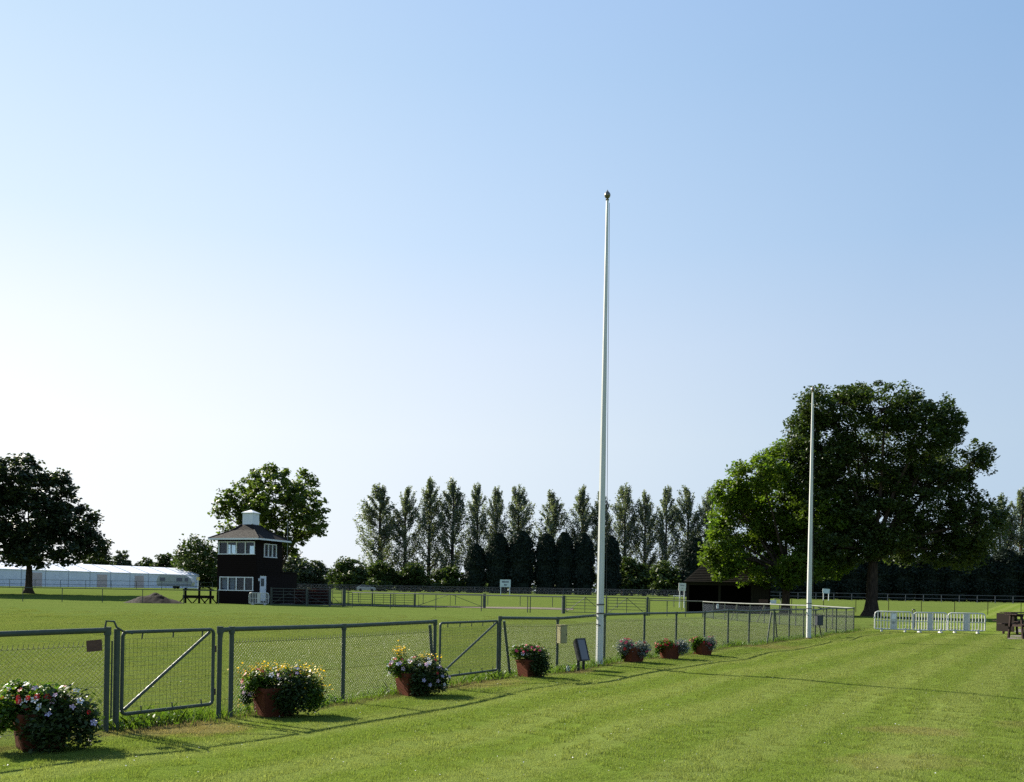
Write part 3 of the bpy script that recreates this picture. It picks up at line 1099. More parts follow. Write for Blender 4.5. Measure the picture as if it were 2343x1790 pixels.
tag(jb, 'small white junction box on the ground left of the floodlight', 'junction box')
MB().lathe([(0.02, 0.11), (0.028, 0.118), (0.02, 0.135)], n=10).build('cap', M_BLACK, jb, True)


# ------------------------------------------------------------------ planters with flowers
def petal_flower(name, m, centre, r, petals=5):
    V, F = [], []
    for k in range(petals):
        a = 2 * PI * k / petals
        w = 0.55
        pts = [(0.12, 0, 0.0), (0.62, -w * 0.62, 0.16), (1.0, 0, 0.10), (0.62, w * 0.62, 0.16)]
        for (x, y, z) in pts:
            V.append(((x * math.cos(a) - y * math.sin(a)) * r, (x * math.sin(a) + y * math.cos(a)) * r, z * r))
        F.append(tuple(range(4 * k, 4 * k + 4)))
    o = len(V)
    for k in range(6):
        a = 2 * PI * k / 6
        V.append((0.2 * r * math.cos(a), 0.2 * r * math.sin(a), 0.06 * r))
    F.append(tuple(range(o, o + 6)))
    me = bpy.data.meshes.new(name)
    me.from_pydata(V, [], F)
    me.update()
    me.materials.append(m)
    me.materials.append(centre)
    me.polygons[-1].material_index = 1
    return me


FL = {'red': petal_flower('flower', P_RED, P_CRIM, 0.040, 6), 'white': petal_flower('flower', P_WHITE, P_YELL, 0.042),
      'pink': petal_flower('flower', P_PINK, P_WHITE, 0.044), 'lilac': petal_flower('flower', P_LILAC, P_WHITE, 0.042),
      'crimson': petal_flower('flower', P_CRIM, P_RED, 0.036, 6)}


def pot_mesh(wb, wt, h):
    mb = MB()
    lv = [(wb / 2, 0), (wt / 2 * 0.985, h - 0.055), (wt / 2 * 1.04, h - 0.05), (wt / 2 * 1.04, h), (wt / 2 * 0.93, h), (wt / 2 * 0.91, h - 0.05)]
    vs = []
    for s, z in lv:
        vs += [(-s, -s, z), (s, -s, z), (s, s, z), (-s, s, z)]
    fs = [(3, 2, 1, 0)]
    for k in range(len(lv) - 1):
        for i in range(4):
            j = (i + 1) % 4
            fs.append((k * 4 + i, k * 4 + j, (k + 1) * 4 + j, (k + 1) * 4 + i))
    n = len(lv) * 4
    fs.append((n - 4, n - 3, n - 2, n - 1))
    return mb.add(vs, fs).mesh('pot', M_TERRA, False, 0.006)


POT = pot_mesh(0.36, 0.44, 0.36)


def planter(label, px, d, rz, potx, clumps, flowers, yellow=(), mats=(L_POT, L_POTD), seed=1, leaf=0.05, n_leaf=2600, potscale=1.0):
    """clumps: (x, y, z, rx, ry, rz, weight, material index) in metres round the pot (x along the picture, y away); flowers: (kind, count, clump indices)"""
    rng = np.random.default_rng(seed)
    p = at(px, d)
    t = thing('flower_planter', label, 'planter', p, 0, 'terracotta flower planters along the fence')
    for x in potx:
        inst('pot', POT, t, (x, 0, 0), (0, 0, rz), (potscale,) * 3)
        MB().box((x, 0, 0.30 * potscale), (0.36 * potscale, 0.36 * potscale, 0.03), rz=rz).build('soil', M_SOIL, t)
    tot = sum(c[6] for c in clumps)
    for mi in (0, 1):
        C = []
        for c in clumps:
            if c[7] != mi:
                continue
            n = int(n_leaf * c[6] / tot)
            g = rng.normal(size=(n, 3))
            g /= np.linalg.norm(g, axis=1)[:, None]
            rad = rng.random(n)[:, None] ** 0.45 * (1 + 0.18 * rng.normal(size=(n, 1)))
            C.append(np.array(c[:3]) + g * rad * np.array(c[3:6]))
        if C:
            C = np.concatenate(C)
            C[:, 2] = np.maximum(C[:, 2], 0.02)
            leaves_obj('foliage', C, leaf, mats[mi], t, rng, aspect=0.62, up=0.4)
    st = MB()
    for c in clumps:
        for k in range(5):
            e = Vector(c[:3]) + Vector((rng.normal() * c[3] * .5, rng.normal() * c[4] * .5, rng.random() * c[5] * .6))
            base = Vector((potx[0] if abs(c[0] - potx[0]) < abs(c[0] - potx[-1]) else potx[-1], 0, 0.30))
            st.path([base, base.lerp(e, 0.5) + Vector((0, 0, 0.06)), e], [0.006, 0.005, 0.003], 5)
    st.build('stems', L_POTD, t)
    for kind, cnt, idx in flowers:
        for k in range(cnt):
            c = clumps[idx[k % len(idx)]]
            g = rng.normal(size=3)
            g[1] = -abs(g[1]) if rng.random() < 0.75 else g[1]
            g[2] = abs(g[2]) - 0.25
            g /= np.linalg.norm(g)
            q = np.array(c[:3]) + g * np.array(c[3:6]) * 1.04
            nrm = Vector(g) + Vector((0, -0.35, 0.35))
            rot = nrm.to_track_quat('Z', 'Y').to_euler()
            s = rng.uniform(0.6, 1.1)
            inst('flower', FL[kind], t, (q[0], q[1], max(q[2], 0.05)), rot, (s, s, s))
    if yellow:
        C = []
        for (x, y, z, rx, ry, rzz, n) in yellow:
            g = rng.normal(size=(n, 3)) * 0.6
            C.append(np.array((x, y, z)) + g * np.array((rx, ry, rzz)))
        C = np.concatenate(C)
        tag(leaves_obj('yellow_flowers', C, 0.031, P_YELL, t, rng, aspect=0.85, up=0.5), kind='stuff')
        g = MB()
        for q in C[::3]:
            g.tube((q[0] * 0.85, q[1] * 0.8, q[2] - 0.14), tuple(q), 0.0025, n=3, caps=False)
        tag(g.build('flower_stalks', L_POT, t), kind='stuff')
    return t


planter('nearest planter at lower left, red and white flowers over deep shade', 105, 9.35, R(38), (-0.06,),
        [(-0.32, -0.14, 0.38, 0.20, 0.18, 0.19, 1.3, 0), (-0.05, -0.06, 0.50, 0.26, 0.2, 0.14, 1.2, 0), (0.22, -0.08, 0.38, 0.26, 0.24, 0.24, 1.6, 1),  # lighter leaf on the sunward left, shaded leaf colour on the right
         (0.40, -0.05, 0.24, 0.16, 0.18, 0.24, 1.0, 1), (0.12, -0.26, 0.22, 0.26, 0.14, 0.22, 1.6, 1), (-0.45, -0.10, 0.28, 0.12, 0.12, 0.16, 0.6, 0), (-0.3, 0, 0.6, 0.12, 0.1, 0.07, 0.3, 0)],
        [('red', 14, (0, 1, 1, 2)), ('white', 13, (1, 5, 2, 6)), ('pink', 14, (5, 1, 2, 5, 0)), ('lilac', 4, (3, 2, 4))],
        yellow=[(-0.25, 0, 0.60, 0.2, 0.1, 0.06, 14)], seed=21, n_leaf=6400, leaf=0.052, potscale=1.02)
planter('planter crowned with a haze of small yellow flowers, between first gate and next post', 640, 12.25, R(36), (-0.07,),
        [(-0.26, -0.10, 0.45, 0.20, 0.18, 0.15, 1.0, 0), (0.22, -0.08, 0.42, 0.28, 0.26, 0.20, 1.8, 1), (0.04, -0.02, 0.52, 0.30, 0.2, 0.10, 0.9, 0), (-0.42, -0.05, 0.26, 0.10, 0.1, 0.15, 0.4, 0),
         (0.42, -0.06, 0.26, 0.18, 0.2, 0.22, 1.3, 0), (0.18, -0.26, 0.24, 0.20, 0.12, 0.20, 1.3, 1)],
        [('red', 7, (0, 0, 2)), ('pink', 8, (3, 3, 1, 2)), ('white', 4, (0, 2)), ('lilac', 2, (1, 4))],
        yellow=[(-0.30, 0, 0.57, 0.22, 0.16, 0.09, 150), (0.16, 0, 0.60, 0.32, 0.18, 0.08, 210), (0.46, -0.05, 0.42, 0.16, 0.18, 0.17, 110), (-0.5, 0, 0.14, 0.10, 0.1, 0.1, 26)], seed=22, n_leaf=6600, potscale=1.05)
planter('planter with a tall yellow spray at left, against the farther mesh gate', 948, 14.75, R(35), (-0.02,),
        [(-0.26, -0.10, 0.43, 0.19, 0.16, 0.15, 0.9, 0), (0.12, -0.08, 0.40, 0.30, 0.26, 0.22, 1.9, 1), (0.38, -0.04, 0.24, 0.18, 0.18, 0.22, 1.0, 1), (0.14, -0.26, 0.22, 0.22, 0.12, 0.22, 1.4, 1)],
        [('red', 7, (0, 1, 1)), ('white', 15, (0, 0, 1, 1, 2)), ('pink', 9, (0, 2, 1)), ('lilac', 4, (3, 2))],
        yellow=[(-0.24, 0, 0.70, 0.10, 0.1, 0.09, 80), (0.16, 0, 0.60, 0.2, 0.14, 0.08, 50), (0.25, -0.1, 0.45, 0.2, 0.1, 0.1, 30)], seed=23, n_leaf=5200, potscale=1.0)
planter('rounded planter of crimson flowers and dark silvery leaves, left of the tan meter box', 1208, 17.95, R(33), (0.04,),
        [(-0.18, -0.03, 0.46, 0.18, 0.17, 0.14, 0.8, 0), (0.18, -0.06, 0.34, 0.24, 0.24, 0.24, 1.6, 1), (0.05, 0, 0.48, 0.24, 0.2, 0.13, 0.8, 1), (0.22, -0.22, 0.20, 0.20, 0.1, 0.2, 0.9, 1)],
        [('crimson', 16, (0, 0, 2, 1)), ('white', 5, (0,))], mats=(L_POT, L_POTD), seed=24, n_leaf=3800, potscale=0.92)
planter('planter right of the tall flagpole, red blooms in bushy grey leaves', 1445, 22.0, R(33), (0.03,),
        [(-0.16, -0.10, 0.36, 0.22, 0.2, 0.18, 1.2, 1), (0.22, -0.05, 0.30, 0.20, 0.22, 0.20, 1.2, 1), (-0.24, 0, 0.2, 0.10, 0.14, 0.16, 0.5, 0)],
        [('crimson', 14, (0, 0, 1)), ('red', 6, (0, 1))], mats=(L_POT, L_SILVER), seed=25, n_leaf=3200, potscale=0.92)
planter('middle planter of the three right of the tall flagpole, orange red band on top', 1533, 23.6, R(20), (-0.02,),
        [(-0.14, -0.10, 0.36, 0.24, 0.2, 0.13, 1.2, 0), (0.28, -0.02, 0.30, 0.20, 0.22, 0.19, 1.3, 1), (-0.32, -0.03, 0.24, 0.08, 0.12, 0.18, 0.4, 0)],
        [('red', 18, (0, 0, 0, 2)), ('crimson', 4, (1, 0))], mats=(L_POT, L_SILVER), seed=26, n_leaf=3000, potscale=0.92)
planter('farthest and smallest planter in the line by the fence', 1605, 25.6, R(30), (0.03,),
        [(-0.12, -0.09, 0.37, 0.22, 0.2, 0.13, 1.2, 0), (0.20, -0.03, 0.32, 0.18, 0.22, 0.20, 1.2, 1), (-0.22, -0.02, 0.22, 0.08, 0.12, 0.16, 0.4, 0)],
        [('red', 12, (0, 1)), ('crimson', 8, (0, 1))], mats=(L_POT, L_SILVER), seed=27, n_leaf=2800, potscale=0.92)


# ------------------------------------------------------------------ plastic barriers
def make_barrier(label):
    t = thing('plastic_barrier', label, 'barrier', (0, 0, 0), 0, 'white plastic crowd barriers')
    W, H = 1.66, 0.95
    c = 0.13
    mb = MB()
    pts = [(-W / 2, 0, 0.14), (-W / 2, 0, H - c), (-W / 2 + 0.03, 0, H - 0.05), (-W / 2 + c, 0, H), (W / 2 - c, 0, H), (W / 2 - 0.03, 0, H - 0.05), (W / 2, 0, H - c),
           (W / 2, 0, 0.14), (W / 2 - 0.1, 0, 0.12), (-W / 2 + 0.1, 0, 0.12), (-W / 2, 0, 0.14)]
    mb.path(pts, 0.032, 8)
    mb.build('frame', M_PLASTIC, t, True)
    sl = MB().box((0, 0, 0), (0.040, 0.034, H - 0.16)).mesh('slat', M_PLASTIC, False, 0.005)
    for k in range(11):
        if k == 5:
            continue
        x = -W / 2 + W * (k + 1) / 12
        inst('slat', sl, t, (x, 0, (H + 0.12) / 2 - 0.01))
    MB().box((0, 0, 0.53), (0.22, 0.03, H - 0.18)).build('centre_panel', M_PLASTIC, t, bevel=0.006)
    MB().box((0, 0, 0.52), (W - 0.08, 0.026, 0.035)).build('mid_rail', M_PLASTIC, t)
    for s in (-1, 1):
        f = MB()
        f.box((s * 0.52, 0, 0.10), (0.07, 0.05, 0.16))
        f.prism([(-0.045 + s * 0.52, 0.0), (0.045 + s * 0.52, 0.0), (0.03 + s * 0.52, 0.06), (-0.03 + s * 0.52, 0.06)], -0.15, 0.15)
        f.build('foot', M_PLASTIC, t)
        MB().box((s * (W / 2 + 0.03), 0, 0.66), (0.05, 0.03, 0.08)).build('hook', M_PLASTIC, t)
    return t


b0 = make_barrier('left barrier of the three by the oak, set at an angle, notice on its panel')
p = at(2044, 44.6)
b0.location, b0.rotation_euler = p, (0, 0, R(-16))
MB().box((0, -0.021, 0.72), (0.20, 0.006, 0.24)).build('notice', M_WHITE, b0)
for (dx, w) in ((-0.05, 0.025), (0.0, 0.03), (0.05, 0.02)):
    MB().box((dx, -0.020, 0.44), (w, 0.006, 0.10)).build('printed_mark', M_GREYP, b0)


def dup_barrier(label, px, d, rz):
    r = b0.copy()
    COL.objects.link(r)
    r['label'] = label
    r.location = at(px, d)
    r.rotation_euler = (0, 0, rz)
    for ch in b0.children:
        if ch.name.startswith(('notice', 'printed_mark')):
            continue
        c = ch.copy()
        COL.objects.link(c)
        c.parent = r
    return r


dup_barrier('middle barrier of the three by the oak, its grey side towards the lawn', 2128, 44.4, R(6))
dup_barrier('right barrier of the three by the oak, nearest the picnic tables', 2211, 44.9, R(-8))
dup_barrier('white barrier standing in front of the dark tower door', 592, 83.2, R(-14)).scale = (1.15, 1.15, 1.12)

# small black hoop behind the barriers
hp = at(2090, 52.0)
hb = MB().path([(-0.11, 0, -0.1), (-0.11, 0, 0.96), (-0.09, 0, 1.0), (0.09, 0, 1.0), (0.11, 0, 0.96), (0.11, 0, -0.1)], 0.025, 8).build('metal_hoop', M_BLACK, None, True)
hb.location = hp
hb.rotation_euler = (0, 0, R(30))
tag(hb, 'narrow black metal hoop standing behind the white barriers', 'hoop')
MB().box((0, 0, 0.8), (0.2, 0.02, 0.03)).build('crossbar', M_BLACK, hb)


# ------------------------------------------------------------------ picnic tables
def picnic_table(label, loc, rz, L=1.9, s=1.0, end_panel=False):
    t = thing('picnic_table', label, 'picnic table', loc, rz, 'dark wooden picnic tables')
    pk = MB().box((0, 0, 0), (L, 0.145, 0.042)).mesh('plank', M_PICNIC, False, 0.005)
    for k in range(5):
        inst('plank', pk, t, (0, (k - 2) * 0.155, 0.78 * s))
    for sd in (-1, 1):
        for k in range(2):
            inst('seat_plank', pk, t, (0, sd * (0.62 + k * 0.15), 0.46 * s))
    for x in (-L * 0.36, L * 0.36):
        for sd in (-1, 1):
            MB().tube((x, sd * 0.46, -0.02), (x, sd * 0.33, 0.76 * s), 0.055, 0.055, 4).build('leg', M_PICNIC, t)
        MB().box((x + 0.05, 0, 0.415 * s), (0.05, 1.5, 0.09)).build('cross_bearer', M_PICNIC, t)
        MB().box((x + 0.05, 0, 0.735 * s), (0.05, 0.74, 0.07)).build('top_bearer', M_PICNIC, t)
    if end_panel:
        MB().box((-L * 0.5 + 0.02, 0, 0.42 * s), (0.035, 1.15, 0.66 * s)).build('end_board', M_TIMBER, t)
    return t


p = at(2358, 39.6)
picnic_table('front picnic table at right edge, legs on the paving', p, R(8), s=1.28)
p = at(2343, 44.6)
picnic_table('picnic table behind the front one, with a solid dark end board', p, R(12), L=2.1, s=1.3, end_panel=True)


# ------------------------------------------------------------------ the timber judging tower
ST = 4.2
TH = R(-18.7)
C0 = at(585, 85.5)
ux = Vector((math.cos(TH), math.sin(TH)))
T_O = Vector((C0.x, C0.y)) - ux * ST
tower = thing('judges_tower', 'two storey dark boarded tower with white windows and a white roof lantern', 'tower', (T_O.x, T_O.y, G(T_O.x, T_O.y)), TH)
TZ = 5.95


def wall_panels(u0, u1, z0, z1, holes):
    """rectangles of a wall left around window and door holes; holes as (u0,u1,z0,z1)"""
    us = sorted({u0, u1} | {h[0] for h in holes} | {h[1] for h in holes})
    zs = sorted({z0, z1} | {h[2] for h in holes} | {h[3] for h in holes})
    out = []
    for a, b in zip(us, us[1:]):
        for c, d in zip(zs, zs[1:]):
            mu, mz = (a + b) / 2, (c + d) / 2
            if not any(h[0] < mu < h[1] and h[2] < mz < h[3] for h in holes):
                out.append((a, b, c, d))
    return out


W_UP_F, W_LO_F = (0.12, 4.02, 4.55, 5.72), (0.30, 3.92, 1.22, 2.48)
W_UP_R, DOOR_R = (1.15, 3.2, 4.35, 5.60), (0.62, 1.66, 0.30, 2.62)
W_UP_L, W_UP_B = (1.3, 2.9, 4.6, 5.6), (0.5, 2.3, 4.6, 5.6)
TK = 0.14


def tower_wall(axis, off, holes, u0, u1, z1=TZ):
    mb = MB()
    for (a, b, c, d) in wall_panels(u0, u1, -0.1, z1, holes):
        if axis == 'x':
            mb.box(((a + b) / 2, off, (c + d) / 2), (b - a, TK, d - c))
        else:
            mb.box((off, (a + b) / 2, (c + d) / 2), (TK, b - a, d - c))
    return mb.build('wall', M_DWOOD, tower)


tower_wall('x', TK / 2, [W_UP_F, W_LO_F], 0, ST)
tower_wall('y', ST - TK / 2, [W_UP_R, DOOR_R], TK, ST - TK)
tower_wall('y', TK / 2, [W_UP_L], TK, ST - TK)
tower_wall('x', ST - TK / 2, [W_UP_B], 0, ST)
MB().box((ST / 2, ST / 2, 3.2), (ST - 2 * TK - 0.02, ST - 2 * TK - 0.02, 0.12)).build('floor', M_DARKIN, tower)
MB().box((ST / 2, ST / 2, 0.1), (ST - 2 * TK - 0.02, ST - 2 * TK - 0.02, 0.12)).build('floor', M_DARKIN, tower)
# lap boards on the two faces in view
lap = MB()
z = 0.1
while z < 5.8:
    for (a, b) in ((0.0, ST),):
        if not (1.0 < z < 2.55 or 4.4 < z < 5.8):
            lap.box((ST / 2, -0.012, z), (ST + 0.02, 0.022, 0.16), rx=R(5))
    if not (0.2 < z < 2.7 or 4.2 < z < 5.7):
        lap.box((ST + 0.012, ST / 2 + 0.0, z), (0.022, ST - 0.02, 0.16), ry=R(5))
    z += 0.2
tag(lap.build('lap_boards', M_DWOOD, tower), kind='stuff')


def framed_window(axis, off, hole, n, sgn, label=None):
    """white frame with n lights and a pane in each; off = outer face, sgn = outward"""
    a, b, c, d = hole
    fw = 0.075

    def bx(mb, u, z, du, dz, th=0.10, so=0.02):
        if axis == 'x':
            mb.box((u, off + sgn * so, z), (du, th, dz))
        else:
            mb.box((off + sgn * so, u, z), (th, du, dz))
    fr = MB()
    bx(fr, (a + b) / 2, c + fw / 2 - 0.02, b - a + 0.1, fw, 0.16, 0.03)
    bx(fr, (a + b) / 2, d - fw / 2, b - a, fw)
    for k in range(n + 1):
        u = a + fw / 2 + (b - a - fw) * k / n
        bx(fr, u, (c + d) / 2, fw * (1.0 if k in (0, n) else 1.15), d - c - 2 * fw + 0.02, 0.095)
    f = fr.build('window_frame', M_WHITE, tower)
    for k in range(n):
        u0 = a + fw + (b - a - fw) * k / n
        u1 = a + (b - a - fw) * (k + 1) / n
        pn = MB()
        if axis == 'x':
            pn.box(((u0 + u1) / 2, off - sgn * 0.04, (c + d) / 2), (u1 - u0, 0.012, d - c - 2 * fw))
        else:
            pn.box((off - sgn * 0.04, (u0 + u1) / 2, (c + d) / 2), (0.012, u1 - u0, d - c - 2 * fw))
        pn.build('pane', M_GLASS, f)
    return f


framed_window('x', 0.0, W_UP_F, 4, -1)
framed_window('x', 0.0, W_LO_F, 4, -1)
framed_window('y', ST, W_UP_R, 3, 1)
framed_window('y', 0.0, W_UP_L, 2, -1)
framed_window('x', ST, W_UP_B, 2, 1)
cur = MB()
for (a, b) in ((0.42, 1.05), (1.3, 1.75)):
    cur.box(((a + b) / 2, 0.22, 1.85), (b - a, 0.02, 1.15))
cur.build('curtain', M_GREYP, tower)
dr = MB().box((ST - 0.05, (DOOR_R[0] + DOOR_R[1]) / 2, (DOOR_R[2] + DOOR_R[3]) / 2), (0.06, DOOR_R[1] - DOOR_R[0] - 0.02, DOOR_R[3] - DOOR_R[2] - 0.02)).build('door', M_WHITE, tower)
MB().box((ST - 0.012, 1.05, 2.02), (0.02, 0.5, 0.72)).build('door_pane', M_DGLASS, dr)
MB().box((ST + 0.01, 1.5, 1.35), (0.05, 0.09, 0.03)).build('handle', M_STEEL, dr)
MB().box((ST + 0.06, 0.36, 2.25), (0.10, 0.12, 0.26)).build('wall_lamp', M_WHITE, tower, bevel=0.02)
# roof
ov = 0.62
ec, half = ST / 2, ST / 2 + ov
rb, rt, hb_ = TZ + 0.06, 7.40, 0.60
roof = MB()
vs = [(ec - half, ec - half, rb), (ec + half, ec - half, rb), (ec + half, ec + half, rb), (ec - half, ec + half, rb),
      (ec - 1.2, ec - 1.2, rb + 0.82), (ec + 1.2, ec - 1.2, rb + 0.82), (ec + 1.2, ec + 1.2, rb + 0.82), (ec - 1.2, ec + 1.2, rb + 0.82),
      (ec - hb_, ec - hb_, rt), (ec + hb_, ec - hb_, rt), (ec + hb_, ec + hb_, rt), (ec - hb_, ec + hb_, rt)]
fs = [(3, 2, 1, 0)] + [(k * 4 + i, k * 4 + (i + 1) % 4, k * 4 + 4 + (i + 1) % 4, k * 4 + 4 + i) for k in (0, 1) for i in range(4)] + [(8, 9, 10, 11)]
roof.add(vs, fs)
ro = roof.build('roof', M_TILE, tower)
hip = MB()
for sx, sy in ((-1, -1), (1, -1), (1, 1), (-1, 1)):
    hip.path([(ec + sx * half, ec + sy * half, rb + 0.01), (ec + sx * 1.2, ec + sy * 1.2, rb + 0.84), (ec + sx * hb_, ec + sy * hb_, rt + 0.01)], 0.05, 6)
hip.build('hip_tiles', M_TILE, ro)
fa = MB()
fa.box((ec, ec - half + 0.02, rb - 0.075), (2 * half, 0.04, 0.15))
fa.box((ec, ec + half - 0.02, rb - 0.075), (2 * half, 0.04, 0.15))
fa.box((ec - half + 0.02, ec, rb - 0.075), (0.04, 2 * half - 0.082, 0.15))
fa.box((ec + half - 0.02, ec, rb - 0.075), (0.04, 2 * half - 0.082, 0.15))
fa.build('fascia', M_WHITE, tower)
lan = MB().box((ec, ec, rt + 0.53), (1.08, 1.08, 1.08)).build('roof_lantern', M_WHITE, tower)
MB().box((ec, ec, rt + 1.09), (1.26, 1.26, 0.07)).build('lantern_eave', M_WHITE, lan)
MB().add([(ec - .62, ec - .62, rt + 1.12), (ec + .62, ec - .62, rt + 1.12), (ec + .62, ec + .62, rt + 1.12), (ec - .62, ec + .62, rt + 1.12), (ec, ec, rt + 1.42)],
         [(3, 2, 1, 0), (0, 1, 4), (1, 2, 4), (2, 3, 4), (3, 0, 4)]).build('lantern_roof', M_WHITE, lan)
MB().tube((ST + 0.45, ST + 0.2, 4.0), (ST + 0.45, ST + 0.2, 7.9), 0.03, n=6).build('mast', M_STEEL, tower, True)
MB().box((ST / 2 + 0.6, ST + 1.35, 1.45), (ST - 1.2, 2.68, 3.1)).build('rear_annex', M_DWOOD, tower)
MB().box((ST / 2 + 0.6, ST + 1.35, 3.03), (ST - 1.0, 2.9, 0.06)).build('annex_roof', M_TILE, tower)


# ------------------------------------------------------------------ open fronted shed
s0 = at(1570, 85.0)
shed = thing('open_shed', 'open fronted dark timber shed with a hipped brown roof under the lime tree', 'shed', s0, R(-11))
SW, SD, SE = 7.35, 5.4, 2.55
wl = MB()
wl.box((0.06, SD / 2, SE / 2), (0.12, SD, SE + 0.1))
wl.box((SW - 0.06, SD / 2, SE / 2), (0.12, SD, SE + 0.1))
wl.box((SW / 2, SD - 0.06, SE / 2), (SW - 0.25, 0.12, SE + 0.1))
wl.build('wall', M_DWOOD, shed)
bw = MB().box((6.56, 0.07, SE / 2 - 0.05), (1.42, 0.10, SE + 0.0)).build('front_wall', M_OLIVEWALL, shed)
bt = MB()
for k in range(9):
    bt.box((5.92 + k * 0.16, 0.01, SE / 2 - 0.05), (0.03, 0.02, SE - 0.02))
bt.build('cover_strips', M_OLIVEWALL, bw)
MB().box((6.75, -0.02, 1.0), (0.8, 0.05, 0.55)).build('wall_hatch', M_PLAQUE, shed)
for x in (0.13, 2.92, 5.78):
    MB().box((x, 0.06, SE / 2), (0.20, 0.18, SE + 0.1)).build('post', M_OLIVEWALL, shed)
MB().box((SW / 2, 0.02, SE + 0.05), (SW + 0.1, 0.16, 0.28)).build('beam', M_OLIVEWALL, shed)
oh = 0.28
e0, e1, d0, d1 = -oh, SW + oh, -oh, SD + oh
hr = SE + 0.2
rise = 2.45
hx = (d1 - d0) / 2
rf = MB().add([(e0, d0, hr), (e1, d0, hr), (e1, d1, hr), (e0, d1, hr), (e0 + hx * 0.86, (d0 + d1) / 2, hr + rise), (e1 - hx * 0.86, (d0 + d1) / 2, hr + rise),
               (e0, d0, hr - 0.08), (e1, d0, hr - 0.08), (e1, d1, hr - 0.08), (e0, d1, hr - 0.08)],
              [(0, 1, 5, 4), (1, 2, 5), (2, 3, 4, 5), (3, 0, 4), (6, 7, 1, 0), (7, 8, 2, 1), (8, 9, 3, 2), (9, 6, 0, 3), (9, 8, 7, 6)]).build('roof', M_TILE2, shed)
# tile courses stepping up the front slope
tc = MB()
nC = 16
for k in range(nC):
    f0, f1 = k / nC, (k + 1) / nC
    for lo, hi in ((f0, f1),):
        y0, y1 = d0 + hx * lo, d0 + hx * hi
        z0, z1 = hr + rise * lo, hr + rise * hi
        xa0, xb0 = e0 + hx * 0.86 * lo, e1 - hx * 0.86 * lo
        xa1, xb1 = e0 + hx * 0.86 * hi, e1 - hx * 0.86 * hi
        tc.add([(xa0, y0 - 0.03, z0 + 0.035), (xb0, y0 - 0.03, z0 + 0.035), (xb1, y1, z1 + 0.006), (xa1, y1, z1 + 0.006), (xa0, y0 - 0.03, z0), (xb0, y0 - 0.03, z0)],
               [(0, 1, 2, 3), (4, 5, 1, 0)])
tc.build('tile_courses', M_TILE2, rf)


# ------------------------------------------------------------------ marquee, caravan, yellow marker
mR, mL = Vector((-66.8, 200.0)), Vector((-104.0, 100.0))
mq = thing('marquee', 'long white marquee with pale doors, behind the left hand tree', 'marquee', (mR.x, mR.y, G(mR.x, mR.y)), math.atan2((mL - mR).y, (mL - mR).x))
ML = (mL - mR).length
# local x along the tent from its far end, local y: positive to the camera side
EV, RG, HW = 2.9, 4.3, 4.6
MB().add([(0, 0, -0.1), (ML, 0, -0.1), (ML, 0, EV), (0, 0, EV), (0, -0.06, -0.1), (ML, -0.06, -0.1), (ML, -0.06, EV), (0, -0.06, EV)],
         [(0, 1, 2, 3), (7, 6, 5, 4), (0, 4, 5, 1), (3, 2, 6, 7), (0, 3, 7, 4), (1, 5, 6, 2)]).build('side_wall', M_CANVAS, mq)
MB().prism([(0, -0.1), (0.06, -0.1), (0.06, EV), (0, EV)], -2 * HW, -0.07).build('end_wall', M_CANVAS, mq)
MB().add([(-0.15, 0.12, EV - 0.04), (ML, 0.12, EV - 0.04), (ML, -HW, RG), (-0.15, -HW, RG), (-0.15, -2 * HW - 0.12, EV - 0.04), (ML, -2 * HW - 0.12, EV - 0.04),
          (-0.15, 0.12, EV - 0.12), (ML, 0.12, EV - 0.12), (-0.15, -2 * HW - 0.12, EV - 0.12), (ML, -2 * HW - 0.12, EV - 0.12), (-0.15, -HW, RG - 0.08), (ML, -HW, RG - 0.08)],
         [(0, 1, 2, 3), (3, 2, 5, 4), (6, 10, 11, 7), (10, 8, 9, 11), (0, 6, 7, 1), (4, 5, 9, 8), (0, 3, 10, 6), (3, 4, 8, 10)]).build('roof', M_CANVASR, mq)
sm = MB().box((0, 0.03, EV / 2), (0.09, 0.05, EV)).mesh('upright', M_SEAM, False)
rs_ = MB()
for k in range(int(ML // 5) + 1):
    x = k * 5.0
    inst('upright', sm, mq, (x + 0.05, 0, 0))
    rs_.tube((x, 0.14, EV - 0.02), (x, -HW, RG + 0.02), 0.05, n=6)
rs_.build('roof_seams', M_SEAM, mq)
dm = MB().box((0, 0.05, 1.2), (2.4, 0.06, 2.4)).mesh('door', M_PINK, False)
for px in (82, 233, 318):
    # where the sight line meets the tent side
    a, b = mR, mL
    k = (px - CX) / FPX
    tt = (k * a.y - a.x) / ((b.x - a.x) - k * (b.y - a.y))
    inst('door', dm, mq, (tt * ML, 0, 0))

cv = thing('caravan', 'grey white touring caravan parked at the right end of the marquee', 'caravan', at(402, 165), R(4))
body = MB().prism([(-2.9, 0.45), (2.9, 0.45), (3.05, 1.1), (2.75, 1.9), (2.1, 2.35), (-1.9, 2.55), (-2.75, 2.2), (-3.05, 1.2)], -1.05, 1.05).build('body', M_CARAV, cv, bevel=0.08)
for (x, w) in ((-2.0, 0.9), (0.9, 1.0), (2.1, 0.6)):
    MB().box((x, -1.06, 1.65), (w, 0.04, 0.6)).build('window', M_DGLASS, cv, bevel=0.01)
MB().box((0, -1.06, 0.75), (5.7, 0.04, 0.26)).build('shade_band', M_GREYP, cv)  # grey band paints the shadow low along the caravan side
for s in (-1, 1):
    MB().tube((0.1, s * 0.85, 0.33), (0.1, s * 1.02, 0.33), 0.33, n=16).build('wheel', M_RUBBER, cv, True)
MB().tube((3.0, 0, 0.5), (4.1, 0, 0.45), 0.05, n=6).build('drawbar', M_STEELG, cv)
ym = thing('marker_post', 'yellow topped marker post at the right corner of the marquee', 'marker post', at(453, 150))
